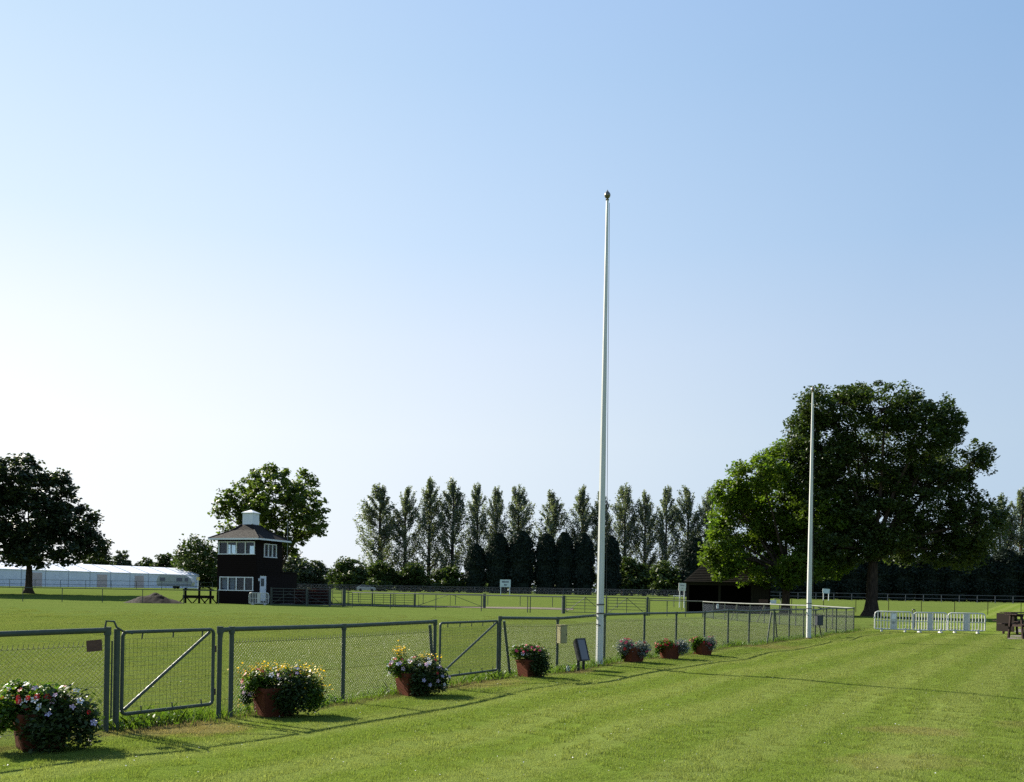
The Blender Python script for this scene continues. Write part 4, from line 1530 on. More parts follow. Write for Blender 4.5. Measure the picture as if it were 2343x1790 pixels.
MB().tube((0, 0, -0.05), (0, 0, 1.9), 0.06, n=8).build('post', M_WHITE, ym, True)
MB().box((0, 0, 1.75), (0.5, 0.08, 0.5)).build('plate', M_YELLOW, ym)


# ------------------------------------------------------------------ soil heap, timber rails, brush heap
def heap():
    n, mx, my = 1, 34, 16
    c = at(352, 83.5)
    V, F = [], []
    rng = random.Random(3)
    for j in range(my + 1):
        for i in range(mx + 1):
            u, v = -1 + 2 * i / mx, -1 + 2 * j / my
            r = math.hypot(u * (1.0 if u > 0 else 1.0), v)
            h = max(0, 1 - r) ** 1.0 * 0.92 + 0.05 * math.sin(9 * u + 4 * v) * max(0, 1 - r) * 2
            h *= 1 + 0.1 * rng.uniform(-1, 1)
            V.append((u * 2.75, v * 1.6, h - (0.06 if r >= 1 else 0.02)))
    for j in range(my):
        for i in range(mx):
            a = j * (mx + 1) + i
            F.append((a, a + 1, a + mx + 2, a + mx + 1))
    me = fast_mesh('soil_heap', V, F)
    me.polygons.foreach_set('use_smooth', [True] * len(me.polygons))
    me.materials.append(M_HEAP)
    o = inst('soil_heap', me, None, c)
    tag(o, 'low dark heap of soil behind the left rail fence', 'soil heap')


heap()

tr = thing('timber_rails', 'dark timber rails on braced posts against the left of the tower', 'timber fence', at(424, 85.5), R(-3))
for k, x in enumerate((0.0, 1.28, 2.32)):
    MB().box((x, 0, 0.68), (0.16, 0.14, 1.46)).build('post', M_TIMBER, tr)
    for s in (-1, 1):
        MB().tube((x + s * 0.62, 0, -0.02), (x + s * 0.04, 0, 0.62), 0.055, n=4).build('brace', M_TIMBER, tr)
MB().box((1.25, -0.12, 1.22), (2.9, 0.07, 0.14)).build('rail', M_TIMBER, tr)
MB().box((1.25, -0.12, 0.60), (2.9, 0.07, 0.26)).build('rail', M_TIMBER, tr)

bh = thing('brush_jump', 'dark low horse jump topped with reddish brown brush, right of the tower', 'horse jump', at(672, 89.0), R(-4))
MB().prism([(0, -0.05), (3.55, -0.05), (3.2, 1.1), (0.1, 1.15)], -0.1, 0.8).build('body', M_BRUSH, bh)
rng = np.random.default_rng(31)
n = 2600
P = np.stack([rng.uniform(0.05, 3.25, n), rng.uniform(-0.12, 0.8, n), rng.uniform(0.85, 1.15, n)], -1)
V, F = blades_mesh(P, rng.uniform(0.15, 0.50, n), 0.03, rng, 0.3)
me = fast_mesh('brush', V, F)
me.materials.append(L_TWIG)
tag(inst('brush', me, bh), kind='stuff')
n = 700
P = np.stack([rng.uniform(0.0, 3.3, n), np.full(n, -0.12) + rng.normal(0, 0.03, n), rng.uniform(0.1, 1.1, n)], -1)
V, F = blades_mesh(P, rng.uniform(0.1, 0.3, n), 0.03, rng, 0.3)
me = fast_mesh('side_brush', V, F)
me.materials.append(L_TWIG)
tag(inst('side_brush', me, bh), kind='stuff')


# ------------------------------------------------------------------ rail fences, gates and hurdles round the ring
def rail_fence(name, label, way, post_px, h, post_r, rails, m, group, rail_r=None, mesh=False, wire_mat=None):
    """way: (px, depth) waypoints; posts where photo columns meet that line"""
    pts = []
    W = [at(px, d) for px, d in way]

    def along(px):
        for i in range(len(way) - 1):
            if way[i][0] <= px <= way[i + 1][0]:
                k = (px - way[i][0]) / (way[i + 1][0] - way[i][0])
                d0, d1 = way[i][1], way[i + 1][1]
                d = 1 / ((1 - k) / d0 + k / d1)
                return at(px, d)
        return None
    P = [q for q in (along(px) for px in post_px) if q is not None]
    t = thing(name, label, 'fence', P[0], 0, group)
    o = Vector(t.location)
    pm = MB().tube((0, 0, -0.1), (0, 0, h), post_r, n=8).mesh('post', m, True)
    for q in P:
        inst('post', pm, t, q - o)
    for z in rails:
        MB().path([q + Vector((0, 0, z)) - o for q in P], rail_r or post_r * 0.9, 6).build('rail', m, t, True)
    if mesh:
        for a, b in zip(P, P[1:]):
            chain_link(Vector((a.x, a.y)), Vector((b.x, b.y)), t, z0=0.05, z1=h - 0.08, pitch=mesh, r=0.0022, barbs=False, mat=wire_mat or M_WIRE2)
    return t


RG_ = 'thin rail fences round the showground'
rail_fence('rail_fence', 'thin grey rail fence across the far left side of the ring', [(-40, 80), (502, 82.5)],
           (-36, 52, 142, 234, 326, 420, 500), 1.20, 0.032, (1.20,), M_STEELG, RG_, 0.036)
rail_fence('rail_fence', 'faint rail fence running in front of the marquee and caravan', [(-40, 128), (490, 138)],
           [-36 + 58 * k for k in range(10)], 1.15, 0.035, (1.15, 0.55), M_STEELG, RG_, 0.025)
rail_fence('rail_fence', 'ring fence between the pen gates and the broad field gates', [(792, 79.5), (1300, 70.0)],
           (806, 893, 997, 1101, 1207, 1213, 1288), 1.25, 0.034, (1.25,), M_STEELG, RG_, 0.036)
rail_fence('rail_fence', 'second rail fence, beyond the gravel track behind the ring', [(740, 98), (1300, 95), (1640, 92)],
           [746 + 74 * k for k in range(13)], 1.05, 0.035, (1.05,), M_STEELG, RG_, 0.04)
rail_fence('rail_fence', 'short fence from the broad field gates to the pale return run', [(1484, 69.0), (1612, 66.5)],
           (1486, 1526, 1568, 1608), 1.15, 0.034, (1.13,), M_STEELG, RG_, 0.036)
rail_fence('rail_fence', 'grey mesh fence along the foot of the poplars', [(640, 205), (1200, 195), (1760, 175)],
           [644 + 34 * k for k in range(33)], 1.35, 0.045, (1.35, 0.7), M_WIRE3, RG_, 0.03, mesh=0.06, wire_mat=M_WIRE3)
rail_fence('rail_fence', 'far double rail fence behind the oak and the picnic tables', [(1740, 170), (2420, 160)],
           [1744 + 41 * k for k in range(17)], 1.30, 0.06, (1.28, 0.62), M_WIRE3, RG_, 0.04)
wf = thing('wire_fence', 'row of slim dark posts with wire on the grass beyond the oak', 'fence', at(1884, 94), 0, RG_)
o = Vector(wf.location)
pm = MB().tube((0, 0, -0.1), (0, 0, 1.25), 0.032, n=6).mesh('post', M_TIMBER, True)
prev = None
for px in (1811, 1884, 1958, 2033, 2108, 2184, 2260, 2336):
    q = at(px, 93.5)
    inst('post', pm, wf, q - o)
    if prev is not None:
        for z in (1.15, 0.7):
            MB().tube(prev + Vector((0, 0, z)) - o, q + Vector((0, 0, z)) - o, 0.004, n=3).build('wire', M_WIRE2, wf)
    prev = q


def field_gate(label, pa, pb, h, bars, style, m=M_STEELG, posts=(0.06, 0.06), name='field_gate', z0=0.12):
    """tubular steel gate: posts, frame, bars, uprights and diagonals"""
    W = (Vector((pb.x, pb.y)) - Vector((pa.x, pa.y))).length
    t = thing(name, label, 'gate', pa, math.atan2(pb.y - pa.y, pb.x - pa.x), 'steel gates and hurdles round the ring')
    for x, r in ((0, posts[0]), (W, posts[1])):
        if r:
            MB().tube((x, 0, -0.1), (x, 0, h + 0.08), r, n=10).build('gate_post', m, t, True)
    a, b = posts[0] + 0.06, W - posts[1] - 0.06
    fr = MB()
    fr.path([(a, 0, z0), (a, 0, h), (b, 0, h), (b, 0, z0), (a, 0, z0)], 0.026, 6)
    fr.build('frame', m, t, True)
    bm_ = MB().tube((a, 0, 0), (b, 0, 0), 0.020, n=6).mesh('bar', m, True)
    for k in range(1, bars - 1):
        z = z0 + (h - z0) * (k / (bars - 1)) ** 0.92
        inst('bar', bm_, t, (0, 0, z))
    mid = (a + b) / 2
    if style == 'vee':
        MB().tube((mid, 0.03, z0), (mid, 0.03, h), 0.022, n=6).build('upright', m, t, True)
        for s in (a + 0.05, b - 0.05):
            MB().tube((mid, 0.04, h - 0.03), (s, 0.04, z0 + 0.03), 0.022, n=6).build('diagonal_brace', m, t, True)
    elif style == 'uprights':
        for k in (1, 2):
            x = a + (b - a) * k / 3
            MB().tube((x, 0.03, z0), (x, 0.03, h), 0.020, n=6).build('upright', m, t, True)
        MB().tube((a, 0.04, z0 + 0.03), (mid, 0.04, h * 0.75), 0.018, n=6).build('diagonal_brace', m, t, True)
        MB().tube((b, 0.04, z0 + 0.03), (mid, 0.04, h * 0.75), 0.018, n=6).build('diagonal_brace', m, t, True)
    elif style == 'upright':
        MB().tube((mid, 0.03, z0), (mid, 0.03, h), 0.020, n=6).build('upright', m, t, True)
    elif style == 'diag':
        MB().tube((a, 0.04, h * 0.6), (b, 0.04, z0), 0.020, n=6).build('diagonal_brace', m, t, True)
    return t


field_gate('steel bar gate directly right of the tower, in front of the brush jump', at(620, 82.0), at(702, 81.0), 1.5, 6, 'uprights', posts=(0.05, 0.075))
field_gate('steel bar gate whose right end meets the narrow gate', at(704, 81.0), at(755, 81.0), 1.45, 6, 'diag', posts=(0.0, 0.10))
field_gate('narrow barred gate between two stout posts', at(759, 81.5), at(787, 82.0), 1.45, 5, 'diag', posts=(0.0, 0.15))
field_gate('first barred hurdle right of the narrow gate', at(796, 86.5), at(852, 86.5), 1.25, 6, 'upright', posts=(0.04, 0.06))
field_gate('second barred hurdle right of the narrow gate', at(855, 86.5), at(901, 86.5), 1.22, 6, 'upright', posts=(0.0, 0.04))
field_gate('third barred hurdle, ending at a stout post', at(903, 86.5), at(949, 86.5), 1.22, 6, 'upright', posts=(0.0, 0.09))
field_gate('wide open framed gate with long diagonals over the gravel track', at(956, 87.0), at(1108, 86.0), 1.25, 2, 'vee', posts=(0.0, 0.14))
field_gate('left leaf of the broad field gates, partly behind the tall flagpole', at(1289, 70.8), at(1383, 69.8), 1.28, 6, 'vee', posts=(0.14, 0.0))
field_gate('right leaf of the broad field gates', at(1387, 69.8), at(1481, 69.0), 1.28, 6, 'vee', posts=(0.06, 0.09))


# ------------------------------------------------------------------ sign boards, small far things
def sign(label, px0, px1, d, ytop, ybot, m, ink, rows, rz=0.0, tilt=0.0):
    a, b = at(px0, d), at(px1, d)
    c = (a + b) / 2
    t = thing('sign_board', label, 'sign', c, rz, 'white boards on two legs')
    w = (b - a).length
    zt, zb = zat((px0 + px1) / 2, ytop, d) - c.z, zat((px0 + px1) / 2, ybot, d) - c.z
    bd = MB().box((0, 0, (zt + zb) / 2), (w, 0.05, zt - zb), ry=tilt).build('board', m, t)
    for s in (-1, 1):
        MB().box((s * (w / 2 - 0.14), 0.04, (zt - 0.1) / 2), (0.10, 0.06, zt + 0.02)).build('leg', M_WHITE, t)
    for (zz, hgt, segs) in rows:
        for (u0, u1) in segs:
            MB().box(((u0 + u1) / 2 * w / 2, -0.027, zb + (zt - zb) * zz), ((u1 - u0) * w / 2, 0.008, (zt - zb) * hgt)).build('blurred_letter', ink, bd)
    return t


sign('blue white sign board in front of the dark conifers', 1143.5, 1168, 150, 1326.5, 1343.5, M_SIGNC, M_INK,
     [(0.70, 0.24, [(-0.62, -0.44), (-0.40, -0.24), (-0.20, -0.02), (0.02, 0.2), (0.24, 0.40), (0.44, 0.62)]), (0.28, 0.22, [(-0.24, -0.08), (-0.04, 0.12), (0.16, 0.30)])])
sign('bright white sign board at the left corner of the open shed', 1552, 1568.5, 99, 1334.5, 1352, M_SIGNB, M_INKG,
     [(0.70, 0.20, [(-0.5, -0.24), (-0.20, -0.04), (0.02, 0.24), (0.28, 0.52)]), (0.32, 0.20, [(-0.2, -0.04), (0.02, 0.22)])], tilt=R(1.5))
sign('small white board on legs, right of the farther flagpole', 1882, 1898, 150, 1347.5, 1358, M_SIGNC, M_INK, [], tilt=R(3))
fr = thing('pale_rail', 'short pale rail on posts left of the bright white sign', 'rail', at(1544, 100.5))
MB().box((0.42, 0, 1.22), (1.15, 0.06, 0.09)).build('rail', M_WHITE, fr)
for x in (-0.1, 0.95):
    MB().box((x, 0, 0.56), (0.07, 0.05, 1.26)).build('post', M_WIRE2, fr)
bp = thing('blue_panel', 'faded blue panel standing on the grass just right of the shed', 'panel', at(1757, 120))
MB().box((0, 0, 1.1), (0.42, 0.05, 1.25), ry=R(-6)).build('panel', M_BLUE, bp)
MB().box((0, 0.05, 0.6), (0.08, 0.06, 1.3)).build('post', M_TIMBER, bp)
wt = thing('water_trough', 'small white trough on the grass between shed and lime trunk', 'trough', at(1768, 118))
tm = MB()
tm.prism([(-0.35, -0.02), (0.35, -0.02), (0.42, 0.42), (0.34, 0.42), (0.28, 0.1), (-0.28, 0.1), (-0.34, 0.42), (-0.42, 0.42)], -0.25, 0.25)
tm.build('tub', M_WHITE, wt)
MB().box((0, -0.26, 0.2), (0.72, 0.03, 0.44)).build('end_wall', M_WHITE, wt)
MB().box((0, 0.26, 0.2), (0.72, 0.03, 0.44)).build('end_wall', M_WHITE, wt)
bn = thing('low_bench', 'small pale bench beside the white trough', 'bench', at(1780, 118))
MB().box((0, 0, 0.55), (1.0, 0.35, 0.07)).build('seat', M_WIRE2, bn)
for x in (-0.35, 0.35):
    MB().box((x, 0, 0.25), (0.08, 0.3, 0.52)).build('leg', M_WIRE2, bn)


def crow(label, px, d, rz, peck):
    t = thing('crow', label, 'bird', at(px, d), rz, 'crows on the grass')
    bd = [(-0.26, 0, 0.20), (-0.14, 0, 0.215), (0.0, 0, 0.22), (0.10, 0, 0.25), (0.17, 0, 0.30 - peck), (0.22, 0, 0.315 - peck * 1.5), (0.27, 0, 0.31 - peck * 1.8), (0.33, 0, 0.29 - peck * 2)]
    MB().path(bd, [0.012, 0.045, 0.075, 0.062, 0.045, 0.042, 0.02, 0.004], 10).build('body', M_FEATHER, t, True)
    for s in (-1, 1):
        MB().path([(0.08, s * 0.06, 0.24), (-0.05, s * 0.075, 0.225), (-0.24, s * 0.02, 0.21)], [0.02, 0.03, 0.004], 6).build('wing', M_FEATHER, t, True)
        MB().tube((0.0, s * 0.035, 0.18), (0.02, s * 0.04, -0.005), 0.008, n=5).build('leg', M_FEATHER, t)
    return t


crow('left crow on the far grass, right of the farther flagpole', 1877, 99, R(160), 0.03)
crow('right crow on the far grass, under the small white board', 1899, 99, R(200), 0.0)

car = thing('parked_car', 'silver car half hidden behind the far mesh fence near the poplars', 'car', at(838, 212), R(6))
cb = MB().prism([(-2.1, 0.3), (2.1, 0.3), (2.15, 0.7), (1.95, 0.9), (1.1, 0.98), (0.55, 1.4), (-1.1, 1.45), (-1.9, 1.0), (-2.15, 0.9)], -0.85, 0.85).build('body', M_CARP, car, bevel=0.06)
MB().prism([(1.0, 0.99), (0.56, 1.36), (-0.15, 1.39), (-0.15, 0.99)], -0.87, -0.84).build('window', M_DGLASS, car)
MB().prism([(-0.22, 0.99), (-0.22, 1.39), (-1.05, 1.40), (-1.6, 0.99)], -0.87, -0.84).build('window', M_DGLASS, car)
for x in (-1.3, 1.35):
    for s in (-1, 1):
        MB().tube((x, s * 0.70, 0.31), (x, s * 0.88, 0.31), 0.31, n=14).build('wheel', M_RUBBER, car, True)


# ------------------------------------------------------------------ trees
def lobes_from_px(lobes, base_px, base_py, d, depth_k=0.9, rng=None):
    """(px, py, rx, ry) in the photo to (x, y, z, rx, ry, rz) in metres round the trunk foot"""
    k = d / FPX
    out = []
    for i, (px, py, rx, ry) in enumerate(lobes):
        x, z = (px - base_px) * k, (base_py - py) * k
        x -= z * math.sin(ROLL)
        y = (rng.random() - 0.5) * 2.0 * rx * k if rng is not None else 0
        out.append((x, y, z, rx * k, (rx + ry) / 2 * k * depth_k, ry * k))
    return out


def broadleaf(name, label, base_px, d, base_py, lobes_px, n_clump, per, csize, leaf, mat, trunk_r, fork, seed, group=None, cat='tree', limbs=True, up=0.35,
              aspect=0.65, flat=0.7, loc=None, inner=0.45):
    rng = np.random.default_rng(seed)
    rr = random.Random(seed)
    p = at(base_px, d) if loc is None else loc
    t = thing(name, label, cat, p, 0, group)
    L = lobes_from_px(lobes_px, base_px, base_py, d, rng=rr)
    vol = np.array([l[3] * l[4] * l[5] for l in L]) ** 0.72
    which = rng.choice(len(L), n_clump, p=vol / vol.sum())
    g = rng.normal(size=(n_clump, 3))
    g /= np.linalg.norm(g, axis=1)[:, None]
    rad = inner + (0.92 - inner) * rng.random(n_clump) ** 0.55
    A = np.array(L)
    CC = A[which, :3] + g * rad[:, None] * A[which, 3:6]
    CC = CC[CC[:, 2] > fork * 0.62]
    m = len(CC)
    cs = csize * rng.uniform(0.55, 1.35, m)
    C = np.repeat(CC, per, axis=0)
    off = rng.normal(size=(m * per, 3))
    off *= (rng.random(m * per) ** 0.42 / np.linalg.norm(off, axis=1) * np.repeat(cs, per))[:, None]
    off *= np.array([1.0, 1.0, flat])
    C = C + off
    leaves_obj('crown', C, leaf, mat, t, rng, aspect=aspect, up=up)
    mb = MB()
    top = (0.15 * trunk_r, 0.0, fork)
    mb.path([(0, 0, -0.25), (0, 0, 0.05), (0.02, 0, trunk_r * 1.1), (0.05 * trunk_r, 0, trunk_r * 2.6), (0.1 * trunk_r, 0, fork * 0.7), top],
            [trunk_r * 2.0, trunk_r * 1.8, trunk_r * 1.28, trunk_r, trunk_r * 0.92, trunk_r * 0.8], 14)
    if limbs:
        for l in L:
            c = Vector(l[:3])
            s = Vector(top) + Vector((0, 0, rr.uniform(-0.15, 0.35) * fork * 0.5))
            s.x *= 0.6
            midp = s.lerp(c, 0.5) + Vector((rr.uniform(-.4, .4), rr.uniform(-.4, .4), rr.uniform(0.0, 0.8)))
            r0 = trunk_r * rr.uniform(0.32, 0.5)
            mb.path([s - Vector((0, 0, 0.3)), s, midp, c], [r0 * 1.1, r0, r0 * 0.6, r0 * 0.3], 7)
        pick = rng.choice(m, min(m, n_clump // 3), replace=False)
        for i in pick:
            e = Vector(CC[i])
            l = min(L, key=lambda q: (Vector(q[:3]) - e).length)
            c = Vector(l[:3])
            b = c.lerp(e, 0.5) + Vector((0, 0, rr.uniform(-0.1, 0.4)))
            r0 = trunk_r * 0.10
            mb.path([c, b, e], [r0, r0 * 0.6, r0 * 0.25], 5)
    mb.build('trunk', M_BARK, t, True)
    return t


broadleaf('oak_tree', 'huge spreading dark oak behind the white barriers', 1993, 81, 1411,
          [(1895, 932, 80, 50), (2005, 945, 95, 60), (2088, 990, 92, 80), (2178, 1068, 82, 62), (1885, 1030, 85, 90), (2000, 1060, 120, 100), (2120, 1130, 115, 90),
           (2222, 1195, 74, 80), (1895, 1150, 105, 105), (2010, 1200, 120, 90), (2115, 1238, 105, 58), (2200, 1255, 80, 50), (1848, 1000, 40, 70), (1920, 1255, 100, 45), (2220, 1050, 40, 40), (2150, 985, 40, 40), (1960, 905, 60, 28)],
          1950, 66, 0.74, 0.26, L_OAK, 0.50, 4.6, 41, inner=0.42)
broadleaf('lime_tree', 'bright green lime tree overhanging the open shed', 1797, 83, 1403,
          [(1800, 1058, 72, 55), (1722, 1096, 72, 45), (1668, 1138, 52, 42), (1644, 1228, 38, 58), (1705, 1185, 80, 78), (1795, 1165, 92, 90), (1745, 1262, 80, 55), (1668, 1275, 36, 40),
           (1860, 1190, 85, 110), (1815, 1295, 70, 40), (1700, 1310, 40, 26), (1634, 1278, 30, 30), (1650, 1305, 30, 22), (1790, 1318, 44, 26), (1745, 1325, 26, 16), (1905, 1270, 60, 60)],
          1150, 56, 0.72, 0.28, L_LIME, 0.36, 3.4, 42)
broadleaf('maple_tree', 'dark rounded maple at the left edge in front of the marquee', 65, 108, 1350,
          [(45, 1100, 62, 55), (105, 1115, 58, 52), (-10, 1120, 66, 60), (60, 1180, 105, 70), (150, 1190, 66, 55), (193, 1240, 48, 38), (105, 1252, 100, 40), (0, 1230, 85, 58), (-70, 1190, 85, 85), (-60, 1110, 50, 50), (70, 1058, 28, 22), (135, 1078, 20, 22)],
          1000, 40, 0.9, 0.42, L_MAPLE, 0.38, 3.2, 43, aspect=0.8)
broadleaf('plane_tree', 'open crowned tree standing right behind the dark tower', 640, 100, 1372,
          [(632, 1090, 52, 36), (582, 1108, 42, 40), (688, 1108, 42, 40), (560, 1152, 52, 44), (532, 1172, 36, 26), (512, 1172, 22, 20), (640, 1150, 72, 60), (705, 1160, 46, 56), (722, 1205, 34, 28), (660, 1222, 58, 48), (655, 1262, 26, 16), (520, 1200, 25, 20), (735, 1165, 20, 20), (600, 1185, 60, 45), (685, 1190, 55, 50)],
          440, 36, 0.62, 0.34, L_TOWER, 0.30, 3.4, 44, aspect=0.8, inner=0.3)


# far broadleaf bushes and trees along the skyline
def far_bush(label, px0, px1, ytop, d, seed, mat=L_BUSH, ybase=1350, name='field_tree', n=170):
    c = (px0 + px1) / 2
    w, h = (px1 - px0) / 2, ybase - ytop
    rr = random.Random(seed)
    w *= 1.15
    ytop -= 4
    h += 4
    lob = [(c, ytop + h * 0.40, w * 0.62, h * 0.40), (c - w * 0.48, ytop + h * 0.58, w * 0.46, h * 0.36), (c + w * 0.48, ytop + h * 0.55, w * 0.46, h * 0.38),
           (c, ytop + h * 0.80, w * 0.9, h * 0.24), (c + rr.uniform(-.3, .3) * w, ytop + h * 0.72, w * 0.8, h * 0.30), (c + rr.uniform(-.4, .4) * w, ytop + h * 0.3, w * 0.4, h * 0.28)]
    k = d / FPX
    return broadleaf(name, label, c, d, ybase, lob, int(n * 1.5), 20, max(0.7, w * k * 0.20), 0.62, mat, 0.25, 0.7, seed, 'broadleaf trees along the skyline', limbs=False, aspect=0.75, inner=0.25)


far_bush('rounded dark tree showing between the maple and the marquee roof', 180, 262, 1263, 235, 51)
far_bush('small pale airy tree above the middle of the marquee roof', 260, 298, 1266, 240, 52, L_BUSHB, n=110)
far_bush('low shrubby tree just left of the marquee ridge end', 300, 362, 1281, 240, 53)
far_bush('mid height tree left of the big tree by the tower', 350, 412, 1268, 235, 54)
far_bush('big bushy tree directly left of the dark tower', 392, 520, 1233, 205, 55, n=300)
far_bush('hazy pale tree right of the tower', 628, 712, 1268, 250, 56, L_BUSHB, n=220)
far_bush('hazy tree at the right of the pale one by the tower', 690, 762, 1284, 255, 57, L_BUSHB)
far_bush('dark green bushy tree at the left end of the poplar row', 756, 842, 1276, 225, 58, n=240)
far_bush('bush under the second poplar', 832, 905, 1283, 222, 59, n=200)
far_bush('bush under the third and fourth poplars', 900, 985, 1288, 224, 60, n=200)
far_bush('bush left of the first conifer', 978, 1068, 1292, 224, 61, n=200)
far_bush('dense bush between the conifers and the shed, left one', 1400, 1490, 1262, 226, 62, n=240)
far_bush('dense bush between the conifers and the shed, right one', 1475, 1570, 1270, 224, 63, n=240)


# poplars: three shapes shared by the row
def poplar_mesh(seed, H=30.0, Wd=3.4):
    rng = np.random.default_rng(seed)
    C, D = [], []
    nb = 104
    wood = MB()
    wood.path([(0, 0, -0.4), (0.05, 0, 2), (0.1, 0.05, H * 0.4), (0.0, 0.1, H * 0.75), (0.1, 0, H * 0.96)], [0.55, 0.42, 0.30, 0.16, 0.04], 9)
    tops = [(rng.uniform(-0.8, 0.8), rng.uniform(-0.8, 0.8)) for _ in range(3)]
    for b in range(nb):
        f = 0.06 + 0.86 * (b + rng.random()) / nb
        a = rng.uniform(0, 2 * PI)
        ln = H * rng.uniform(0.11, 0.19) * (1.1 - 0.45 * f)
        z0 = f * H - ln * 0.4
        ze = min(z0 + ln * 1.25, H * 0.995)
        env = Wd * 1.12 * np.interp(ze / H, [0.06, 0.25, 0.42, 0.62, 0.80, 0.92, 1.0], [0.66, 0.90, 1.0, 0.94, 0.76, 0.42, 0.04])
        rl = env * rng.uniform(0.5, 1.05)
        s = np.array([0.1, 0.05, z0])
        e = np.array([math.cos(a) * rl, math.sin(a) * rl, ze])
        if ze / H > 0.8:
            tp = tops[b % 3]
            e[0] += tp[0] * 0.9
            e[1] += tp[1] * 0.9
            e[2] -= (b % 3) * H * 0.018
        mid = (s + e) / 2 + np.array([math.cos(a), math.sin(a), 0]) * rl * 0.22
        wood.path([tuple(s), tuple(mid), tuple(e)], [0.09 * (1.2 - f), 0.05, 0.015], 5)
        n = 125 if f > 0.42 else 84
        tt = 0.25 + 0.85 * rng.random(n)
        Q = (1 - tt)[:, None] ** 2 * s + 2 * ((1 - tt) * tt)[:, None] * mid + (tt ** 2)[:, None] * e
        Q = Q + rng.normal(size=(n, 3)) * np.array([0.27, 0.27, 0.42]) * (1.0 if ze < 0.85 * H else 0.7)
        C.append(Q)
        D.append(np.tile((e - mid) / np.linalg.norm(e - mid), (n, 1)))
    C, D = np.concatenate(C), np.concatenate(D)
    V, F = leaf_arrays(C, 0.44, rng, aspect=0.5, up=0.0, droop=D * 0.9 + np.array([0, 0, 0.4]))
    cm = fast_mesh('crown', V, F)
    cm.materials.append(L_POPLAR)
    return cm, wood.mesh('trunk', M_BARK, True)


POP = [poplar_mesh(s) for s in (71, 72, 73, 74)]
pop_spec = [  # px, top y, half width px, label
    (866, 1104, 34, 'leftmost and broadest poplar of the row'), (925, 1108, 24, 'slim twin topped poplar, second from the left'),
    (981, 1088, 25, 'tallest pointed poplar, third from the left'), (1034, 1092, 28, 'fourth poplar from the left, open below with a bare trunk'),
    (1089, 1101, 21, 'fifth poplar from the left, behind the first conifer'), (1132, 1109, 20, 'sixth poplar from the left, between two conifers'),
    (1184, 1106, 26, 'poplar left of the gap in the row'), (1264, 1119, 30, 'twin peaked poplar right of the gap in the row'),
    (1330, 1107, 25, 'pointed poplar left of the tall flagpole'), (1374, 1120, 22, 'poplar split in view by the tall flagpole'),
    (1427, 1103, 25, 'pointed poplar just right of the tall flagpole'), (1474, 1119, 23, 'narrow poplar second right of the tall flagpole'),
    (1522, 1108, 22, 'poplar third right of the tall flagpole'), (1571, 1107, 26, 'broad topped poplar left of the lime tree'),
    (1618, 1114, 21, 'poplar half hidden by the lime tree crown'), (2286, 1126, 24, 'poplar peeping out right of the oak crown'),
    (2336, 1113, 30, 'poplar at the right edge of the picture'), (2236, 1150, 22, 'poplar top just showing behind the oak at right')]
for k, (px, yt, hw, lab) in enumerate(pop_spec):
    d = 250 if px < 1700 else 225
    p = at(px, d)
    H = (zat(px, yt, d) - p.z) * 0.975
    cm, wm = POP[k % 4]
    t = thing('poplar_tree', lab, 'tree', p, k * 1.3, 'tall poplars in the row behind the field')
    sx = hw * d / FPX / 2.3
    t.scale = (sx, sx, H / 30.0)
    inst('crown', cm, t)
    inst('trunk', wm, t)


# conifers: two shapes
def conifer_mesh(seed, H=14.0, Wd=2.9):
    rng = np.random.default_rng(seed)
    n = 7000
    f = rng.random(n) ** 0.9
    lump = 1 + 0.10 * np.sin(7 * f * 3 + 2) + 0.06 * rng.normal(size=n)
    env = Wd * np.minimum(1, (1.02 - f) * 3.2) ** 0.62 * np.minimum(1, 0.72 + f * 1.1) * lump
    a = rng.uniform(0, 2 * PI, n)
    env = env * (1 + 0.08 * np.sin(3 * a + 9 * f))
    rad = env * rng.uniform(0.78, 1.03, n)
    C = np.stack([np.cos(a) * rad, np.sin(a) * rad, f * H + 0.15], -1)
    out = np.stack([np.cos(a), np.sin(a), np.full(n, 0.9)], -1)
    V, F = leaf_arrays(C, 0.62, rng, aspect=0.45, up=0.0, droop=out)
    cm = fast_mesh('crown', V, F)
    cm.materials.append(L_CONIFER)
    # dense inner growth that closes the crown
    core = MB().lathe([(Wd * 0.66, 0.1), (Wd * 0.84, H * 0.3), (Wd * 0.82, H * 0.62), (Wd * 0.62, H * 0.8), (Wd * 0.30, H * 0.93), (0.05, H * 0.99)], n=12).mesh('inner_growth', L_CONIFER, True)
    tk = MB().tube((0, 0, -0.3), (0, 0, H * 0.9), 0.28, 0.04, 8).mesh('trunk', M_BARK, True)
    return cm, core, tk


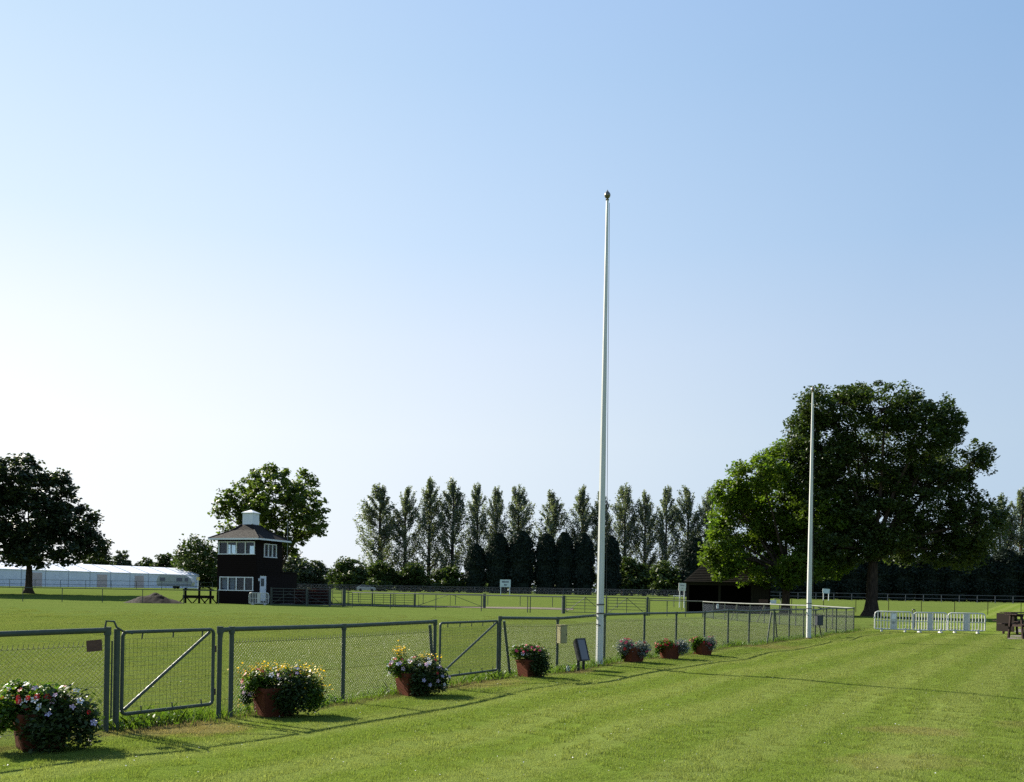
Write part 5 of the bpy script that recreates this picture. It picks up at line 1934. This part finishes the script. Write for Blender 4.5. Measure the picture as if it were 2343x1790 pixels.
CON = [conifer_mesh(81), conifer_mesh(82), conifer_mesh(83)]
con_spec = [(1087, 1246, 24, 'leftmost and lowest dark conifer'), (1138, 1221, 27, 'dark conifer second from the left'), (1190, 1217, 31, 'broad dark conifer behind the blue white sign'),
            (1247, 1223, 25, 'dark conifer right of the gap in the tree row'), (1289, 1220, 24, 'dark conifer joined to its left neighbour, right of the gap'),
            (1333, 1222, 25, 'dark conifer just left of the tall flagpole'), (1394, 1228, 24, 'dark conifer just right of the tall flagpole'),
            (1588, 1232, 32, 'dark conifer above the left slope of the shed roof'), (1645, 1262, 34, 'dark conifer behind the shed roof, left'), (1705, 1268, 34, 'dark conifer behind the shed roof, right'),
            (1765, 1266, 34, 'dark conifer behind the lime trunk'), (1824, 1268, 34, 'dark conifer behind the farther flagpole'), (1884, 1264, 34, 'dark conifer behind the small white board'),
            (1944, 1268, 34, 'dark conifer left behind the oak trunk'), (2003, 1266, 34, 'dark conifer right behind the oak trunk'), (2062, 1262, 34, 'dark conifer behind the left white barrier'),
            (2122, 1268, 34, 'dark conifer behind the middle white barrier'), (2181, 1264, 34, 'dark conifer behind the right white barrier'), (2240, 1262, 34, 'dark conifer left of the picnic tables'),
            (2298, 1258, 34, 'dark conifer above the picnic tables'), (2352, 1256, 34, 'dark conifer cut by the right edge of the picture')]
for k, (px, yt, hw, lab) in enumerate(con_spec):
    d = 222 if px < 1620 else 200
    p = at(px, d)
    H = zat(px, yt, d) - p.z
    cm, core, wm = CON[k % 3]
    t = thing('conifer_tree', lab, 'tree', p, k * 2.1, 'dark clipped conifers under the poplars')
    sx = hw * d / FPX / 2.9
    t.scale = (sx, sx, H / 14.0)
    inst('crown', cm, t)
    inst('inner_growth', core, t)
    inst('trunk', wm, t)


# far-off wood closing the horizon
def far_wood():
    rng = np.random.default_rng(91)
    n = 42000
    x = rng.uniform(-420, 420, n)
    hgt = 6.5 + 2.2 * np.sin(x * 0.05) + 1.8 * np.sin(x * 0.13 + 1) + 1.2 * np.sin(x * 0.31)
    z = rng.random(n) ** 0.8 * hgt
    y = 330 + rng.normal(0, 3, n) + 8 * np.sin(x * 0.02)
    C = np.stack([x, y, z + 0.9], -1)
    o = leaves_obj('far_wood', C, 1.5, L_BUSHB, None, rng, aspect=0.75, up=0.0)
    tag(o, 'low far off wood closing the horizon', kind='stuff')


far_wood()
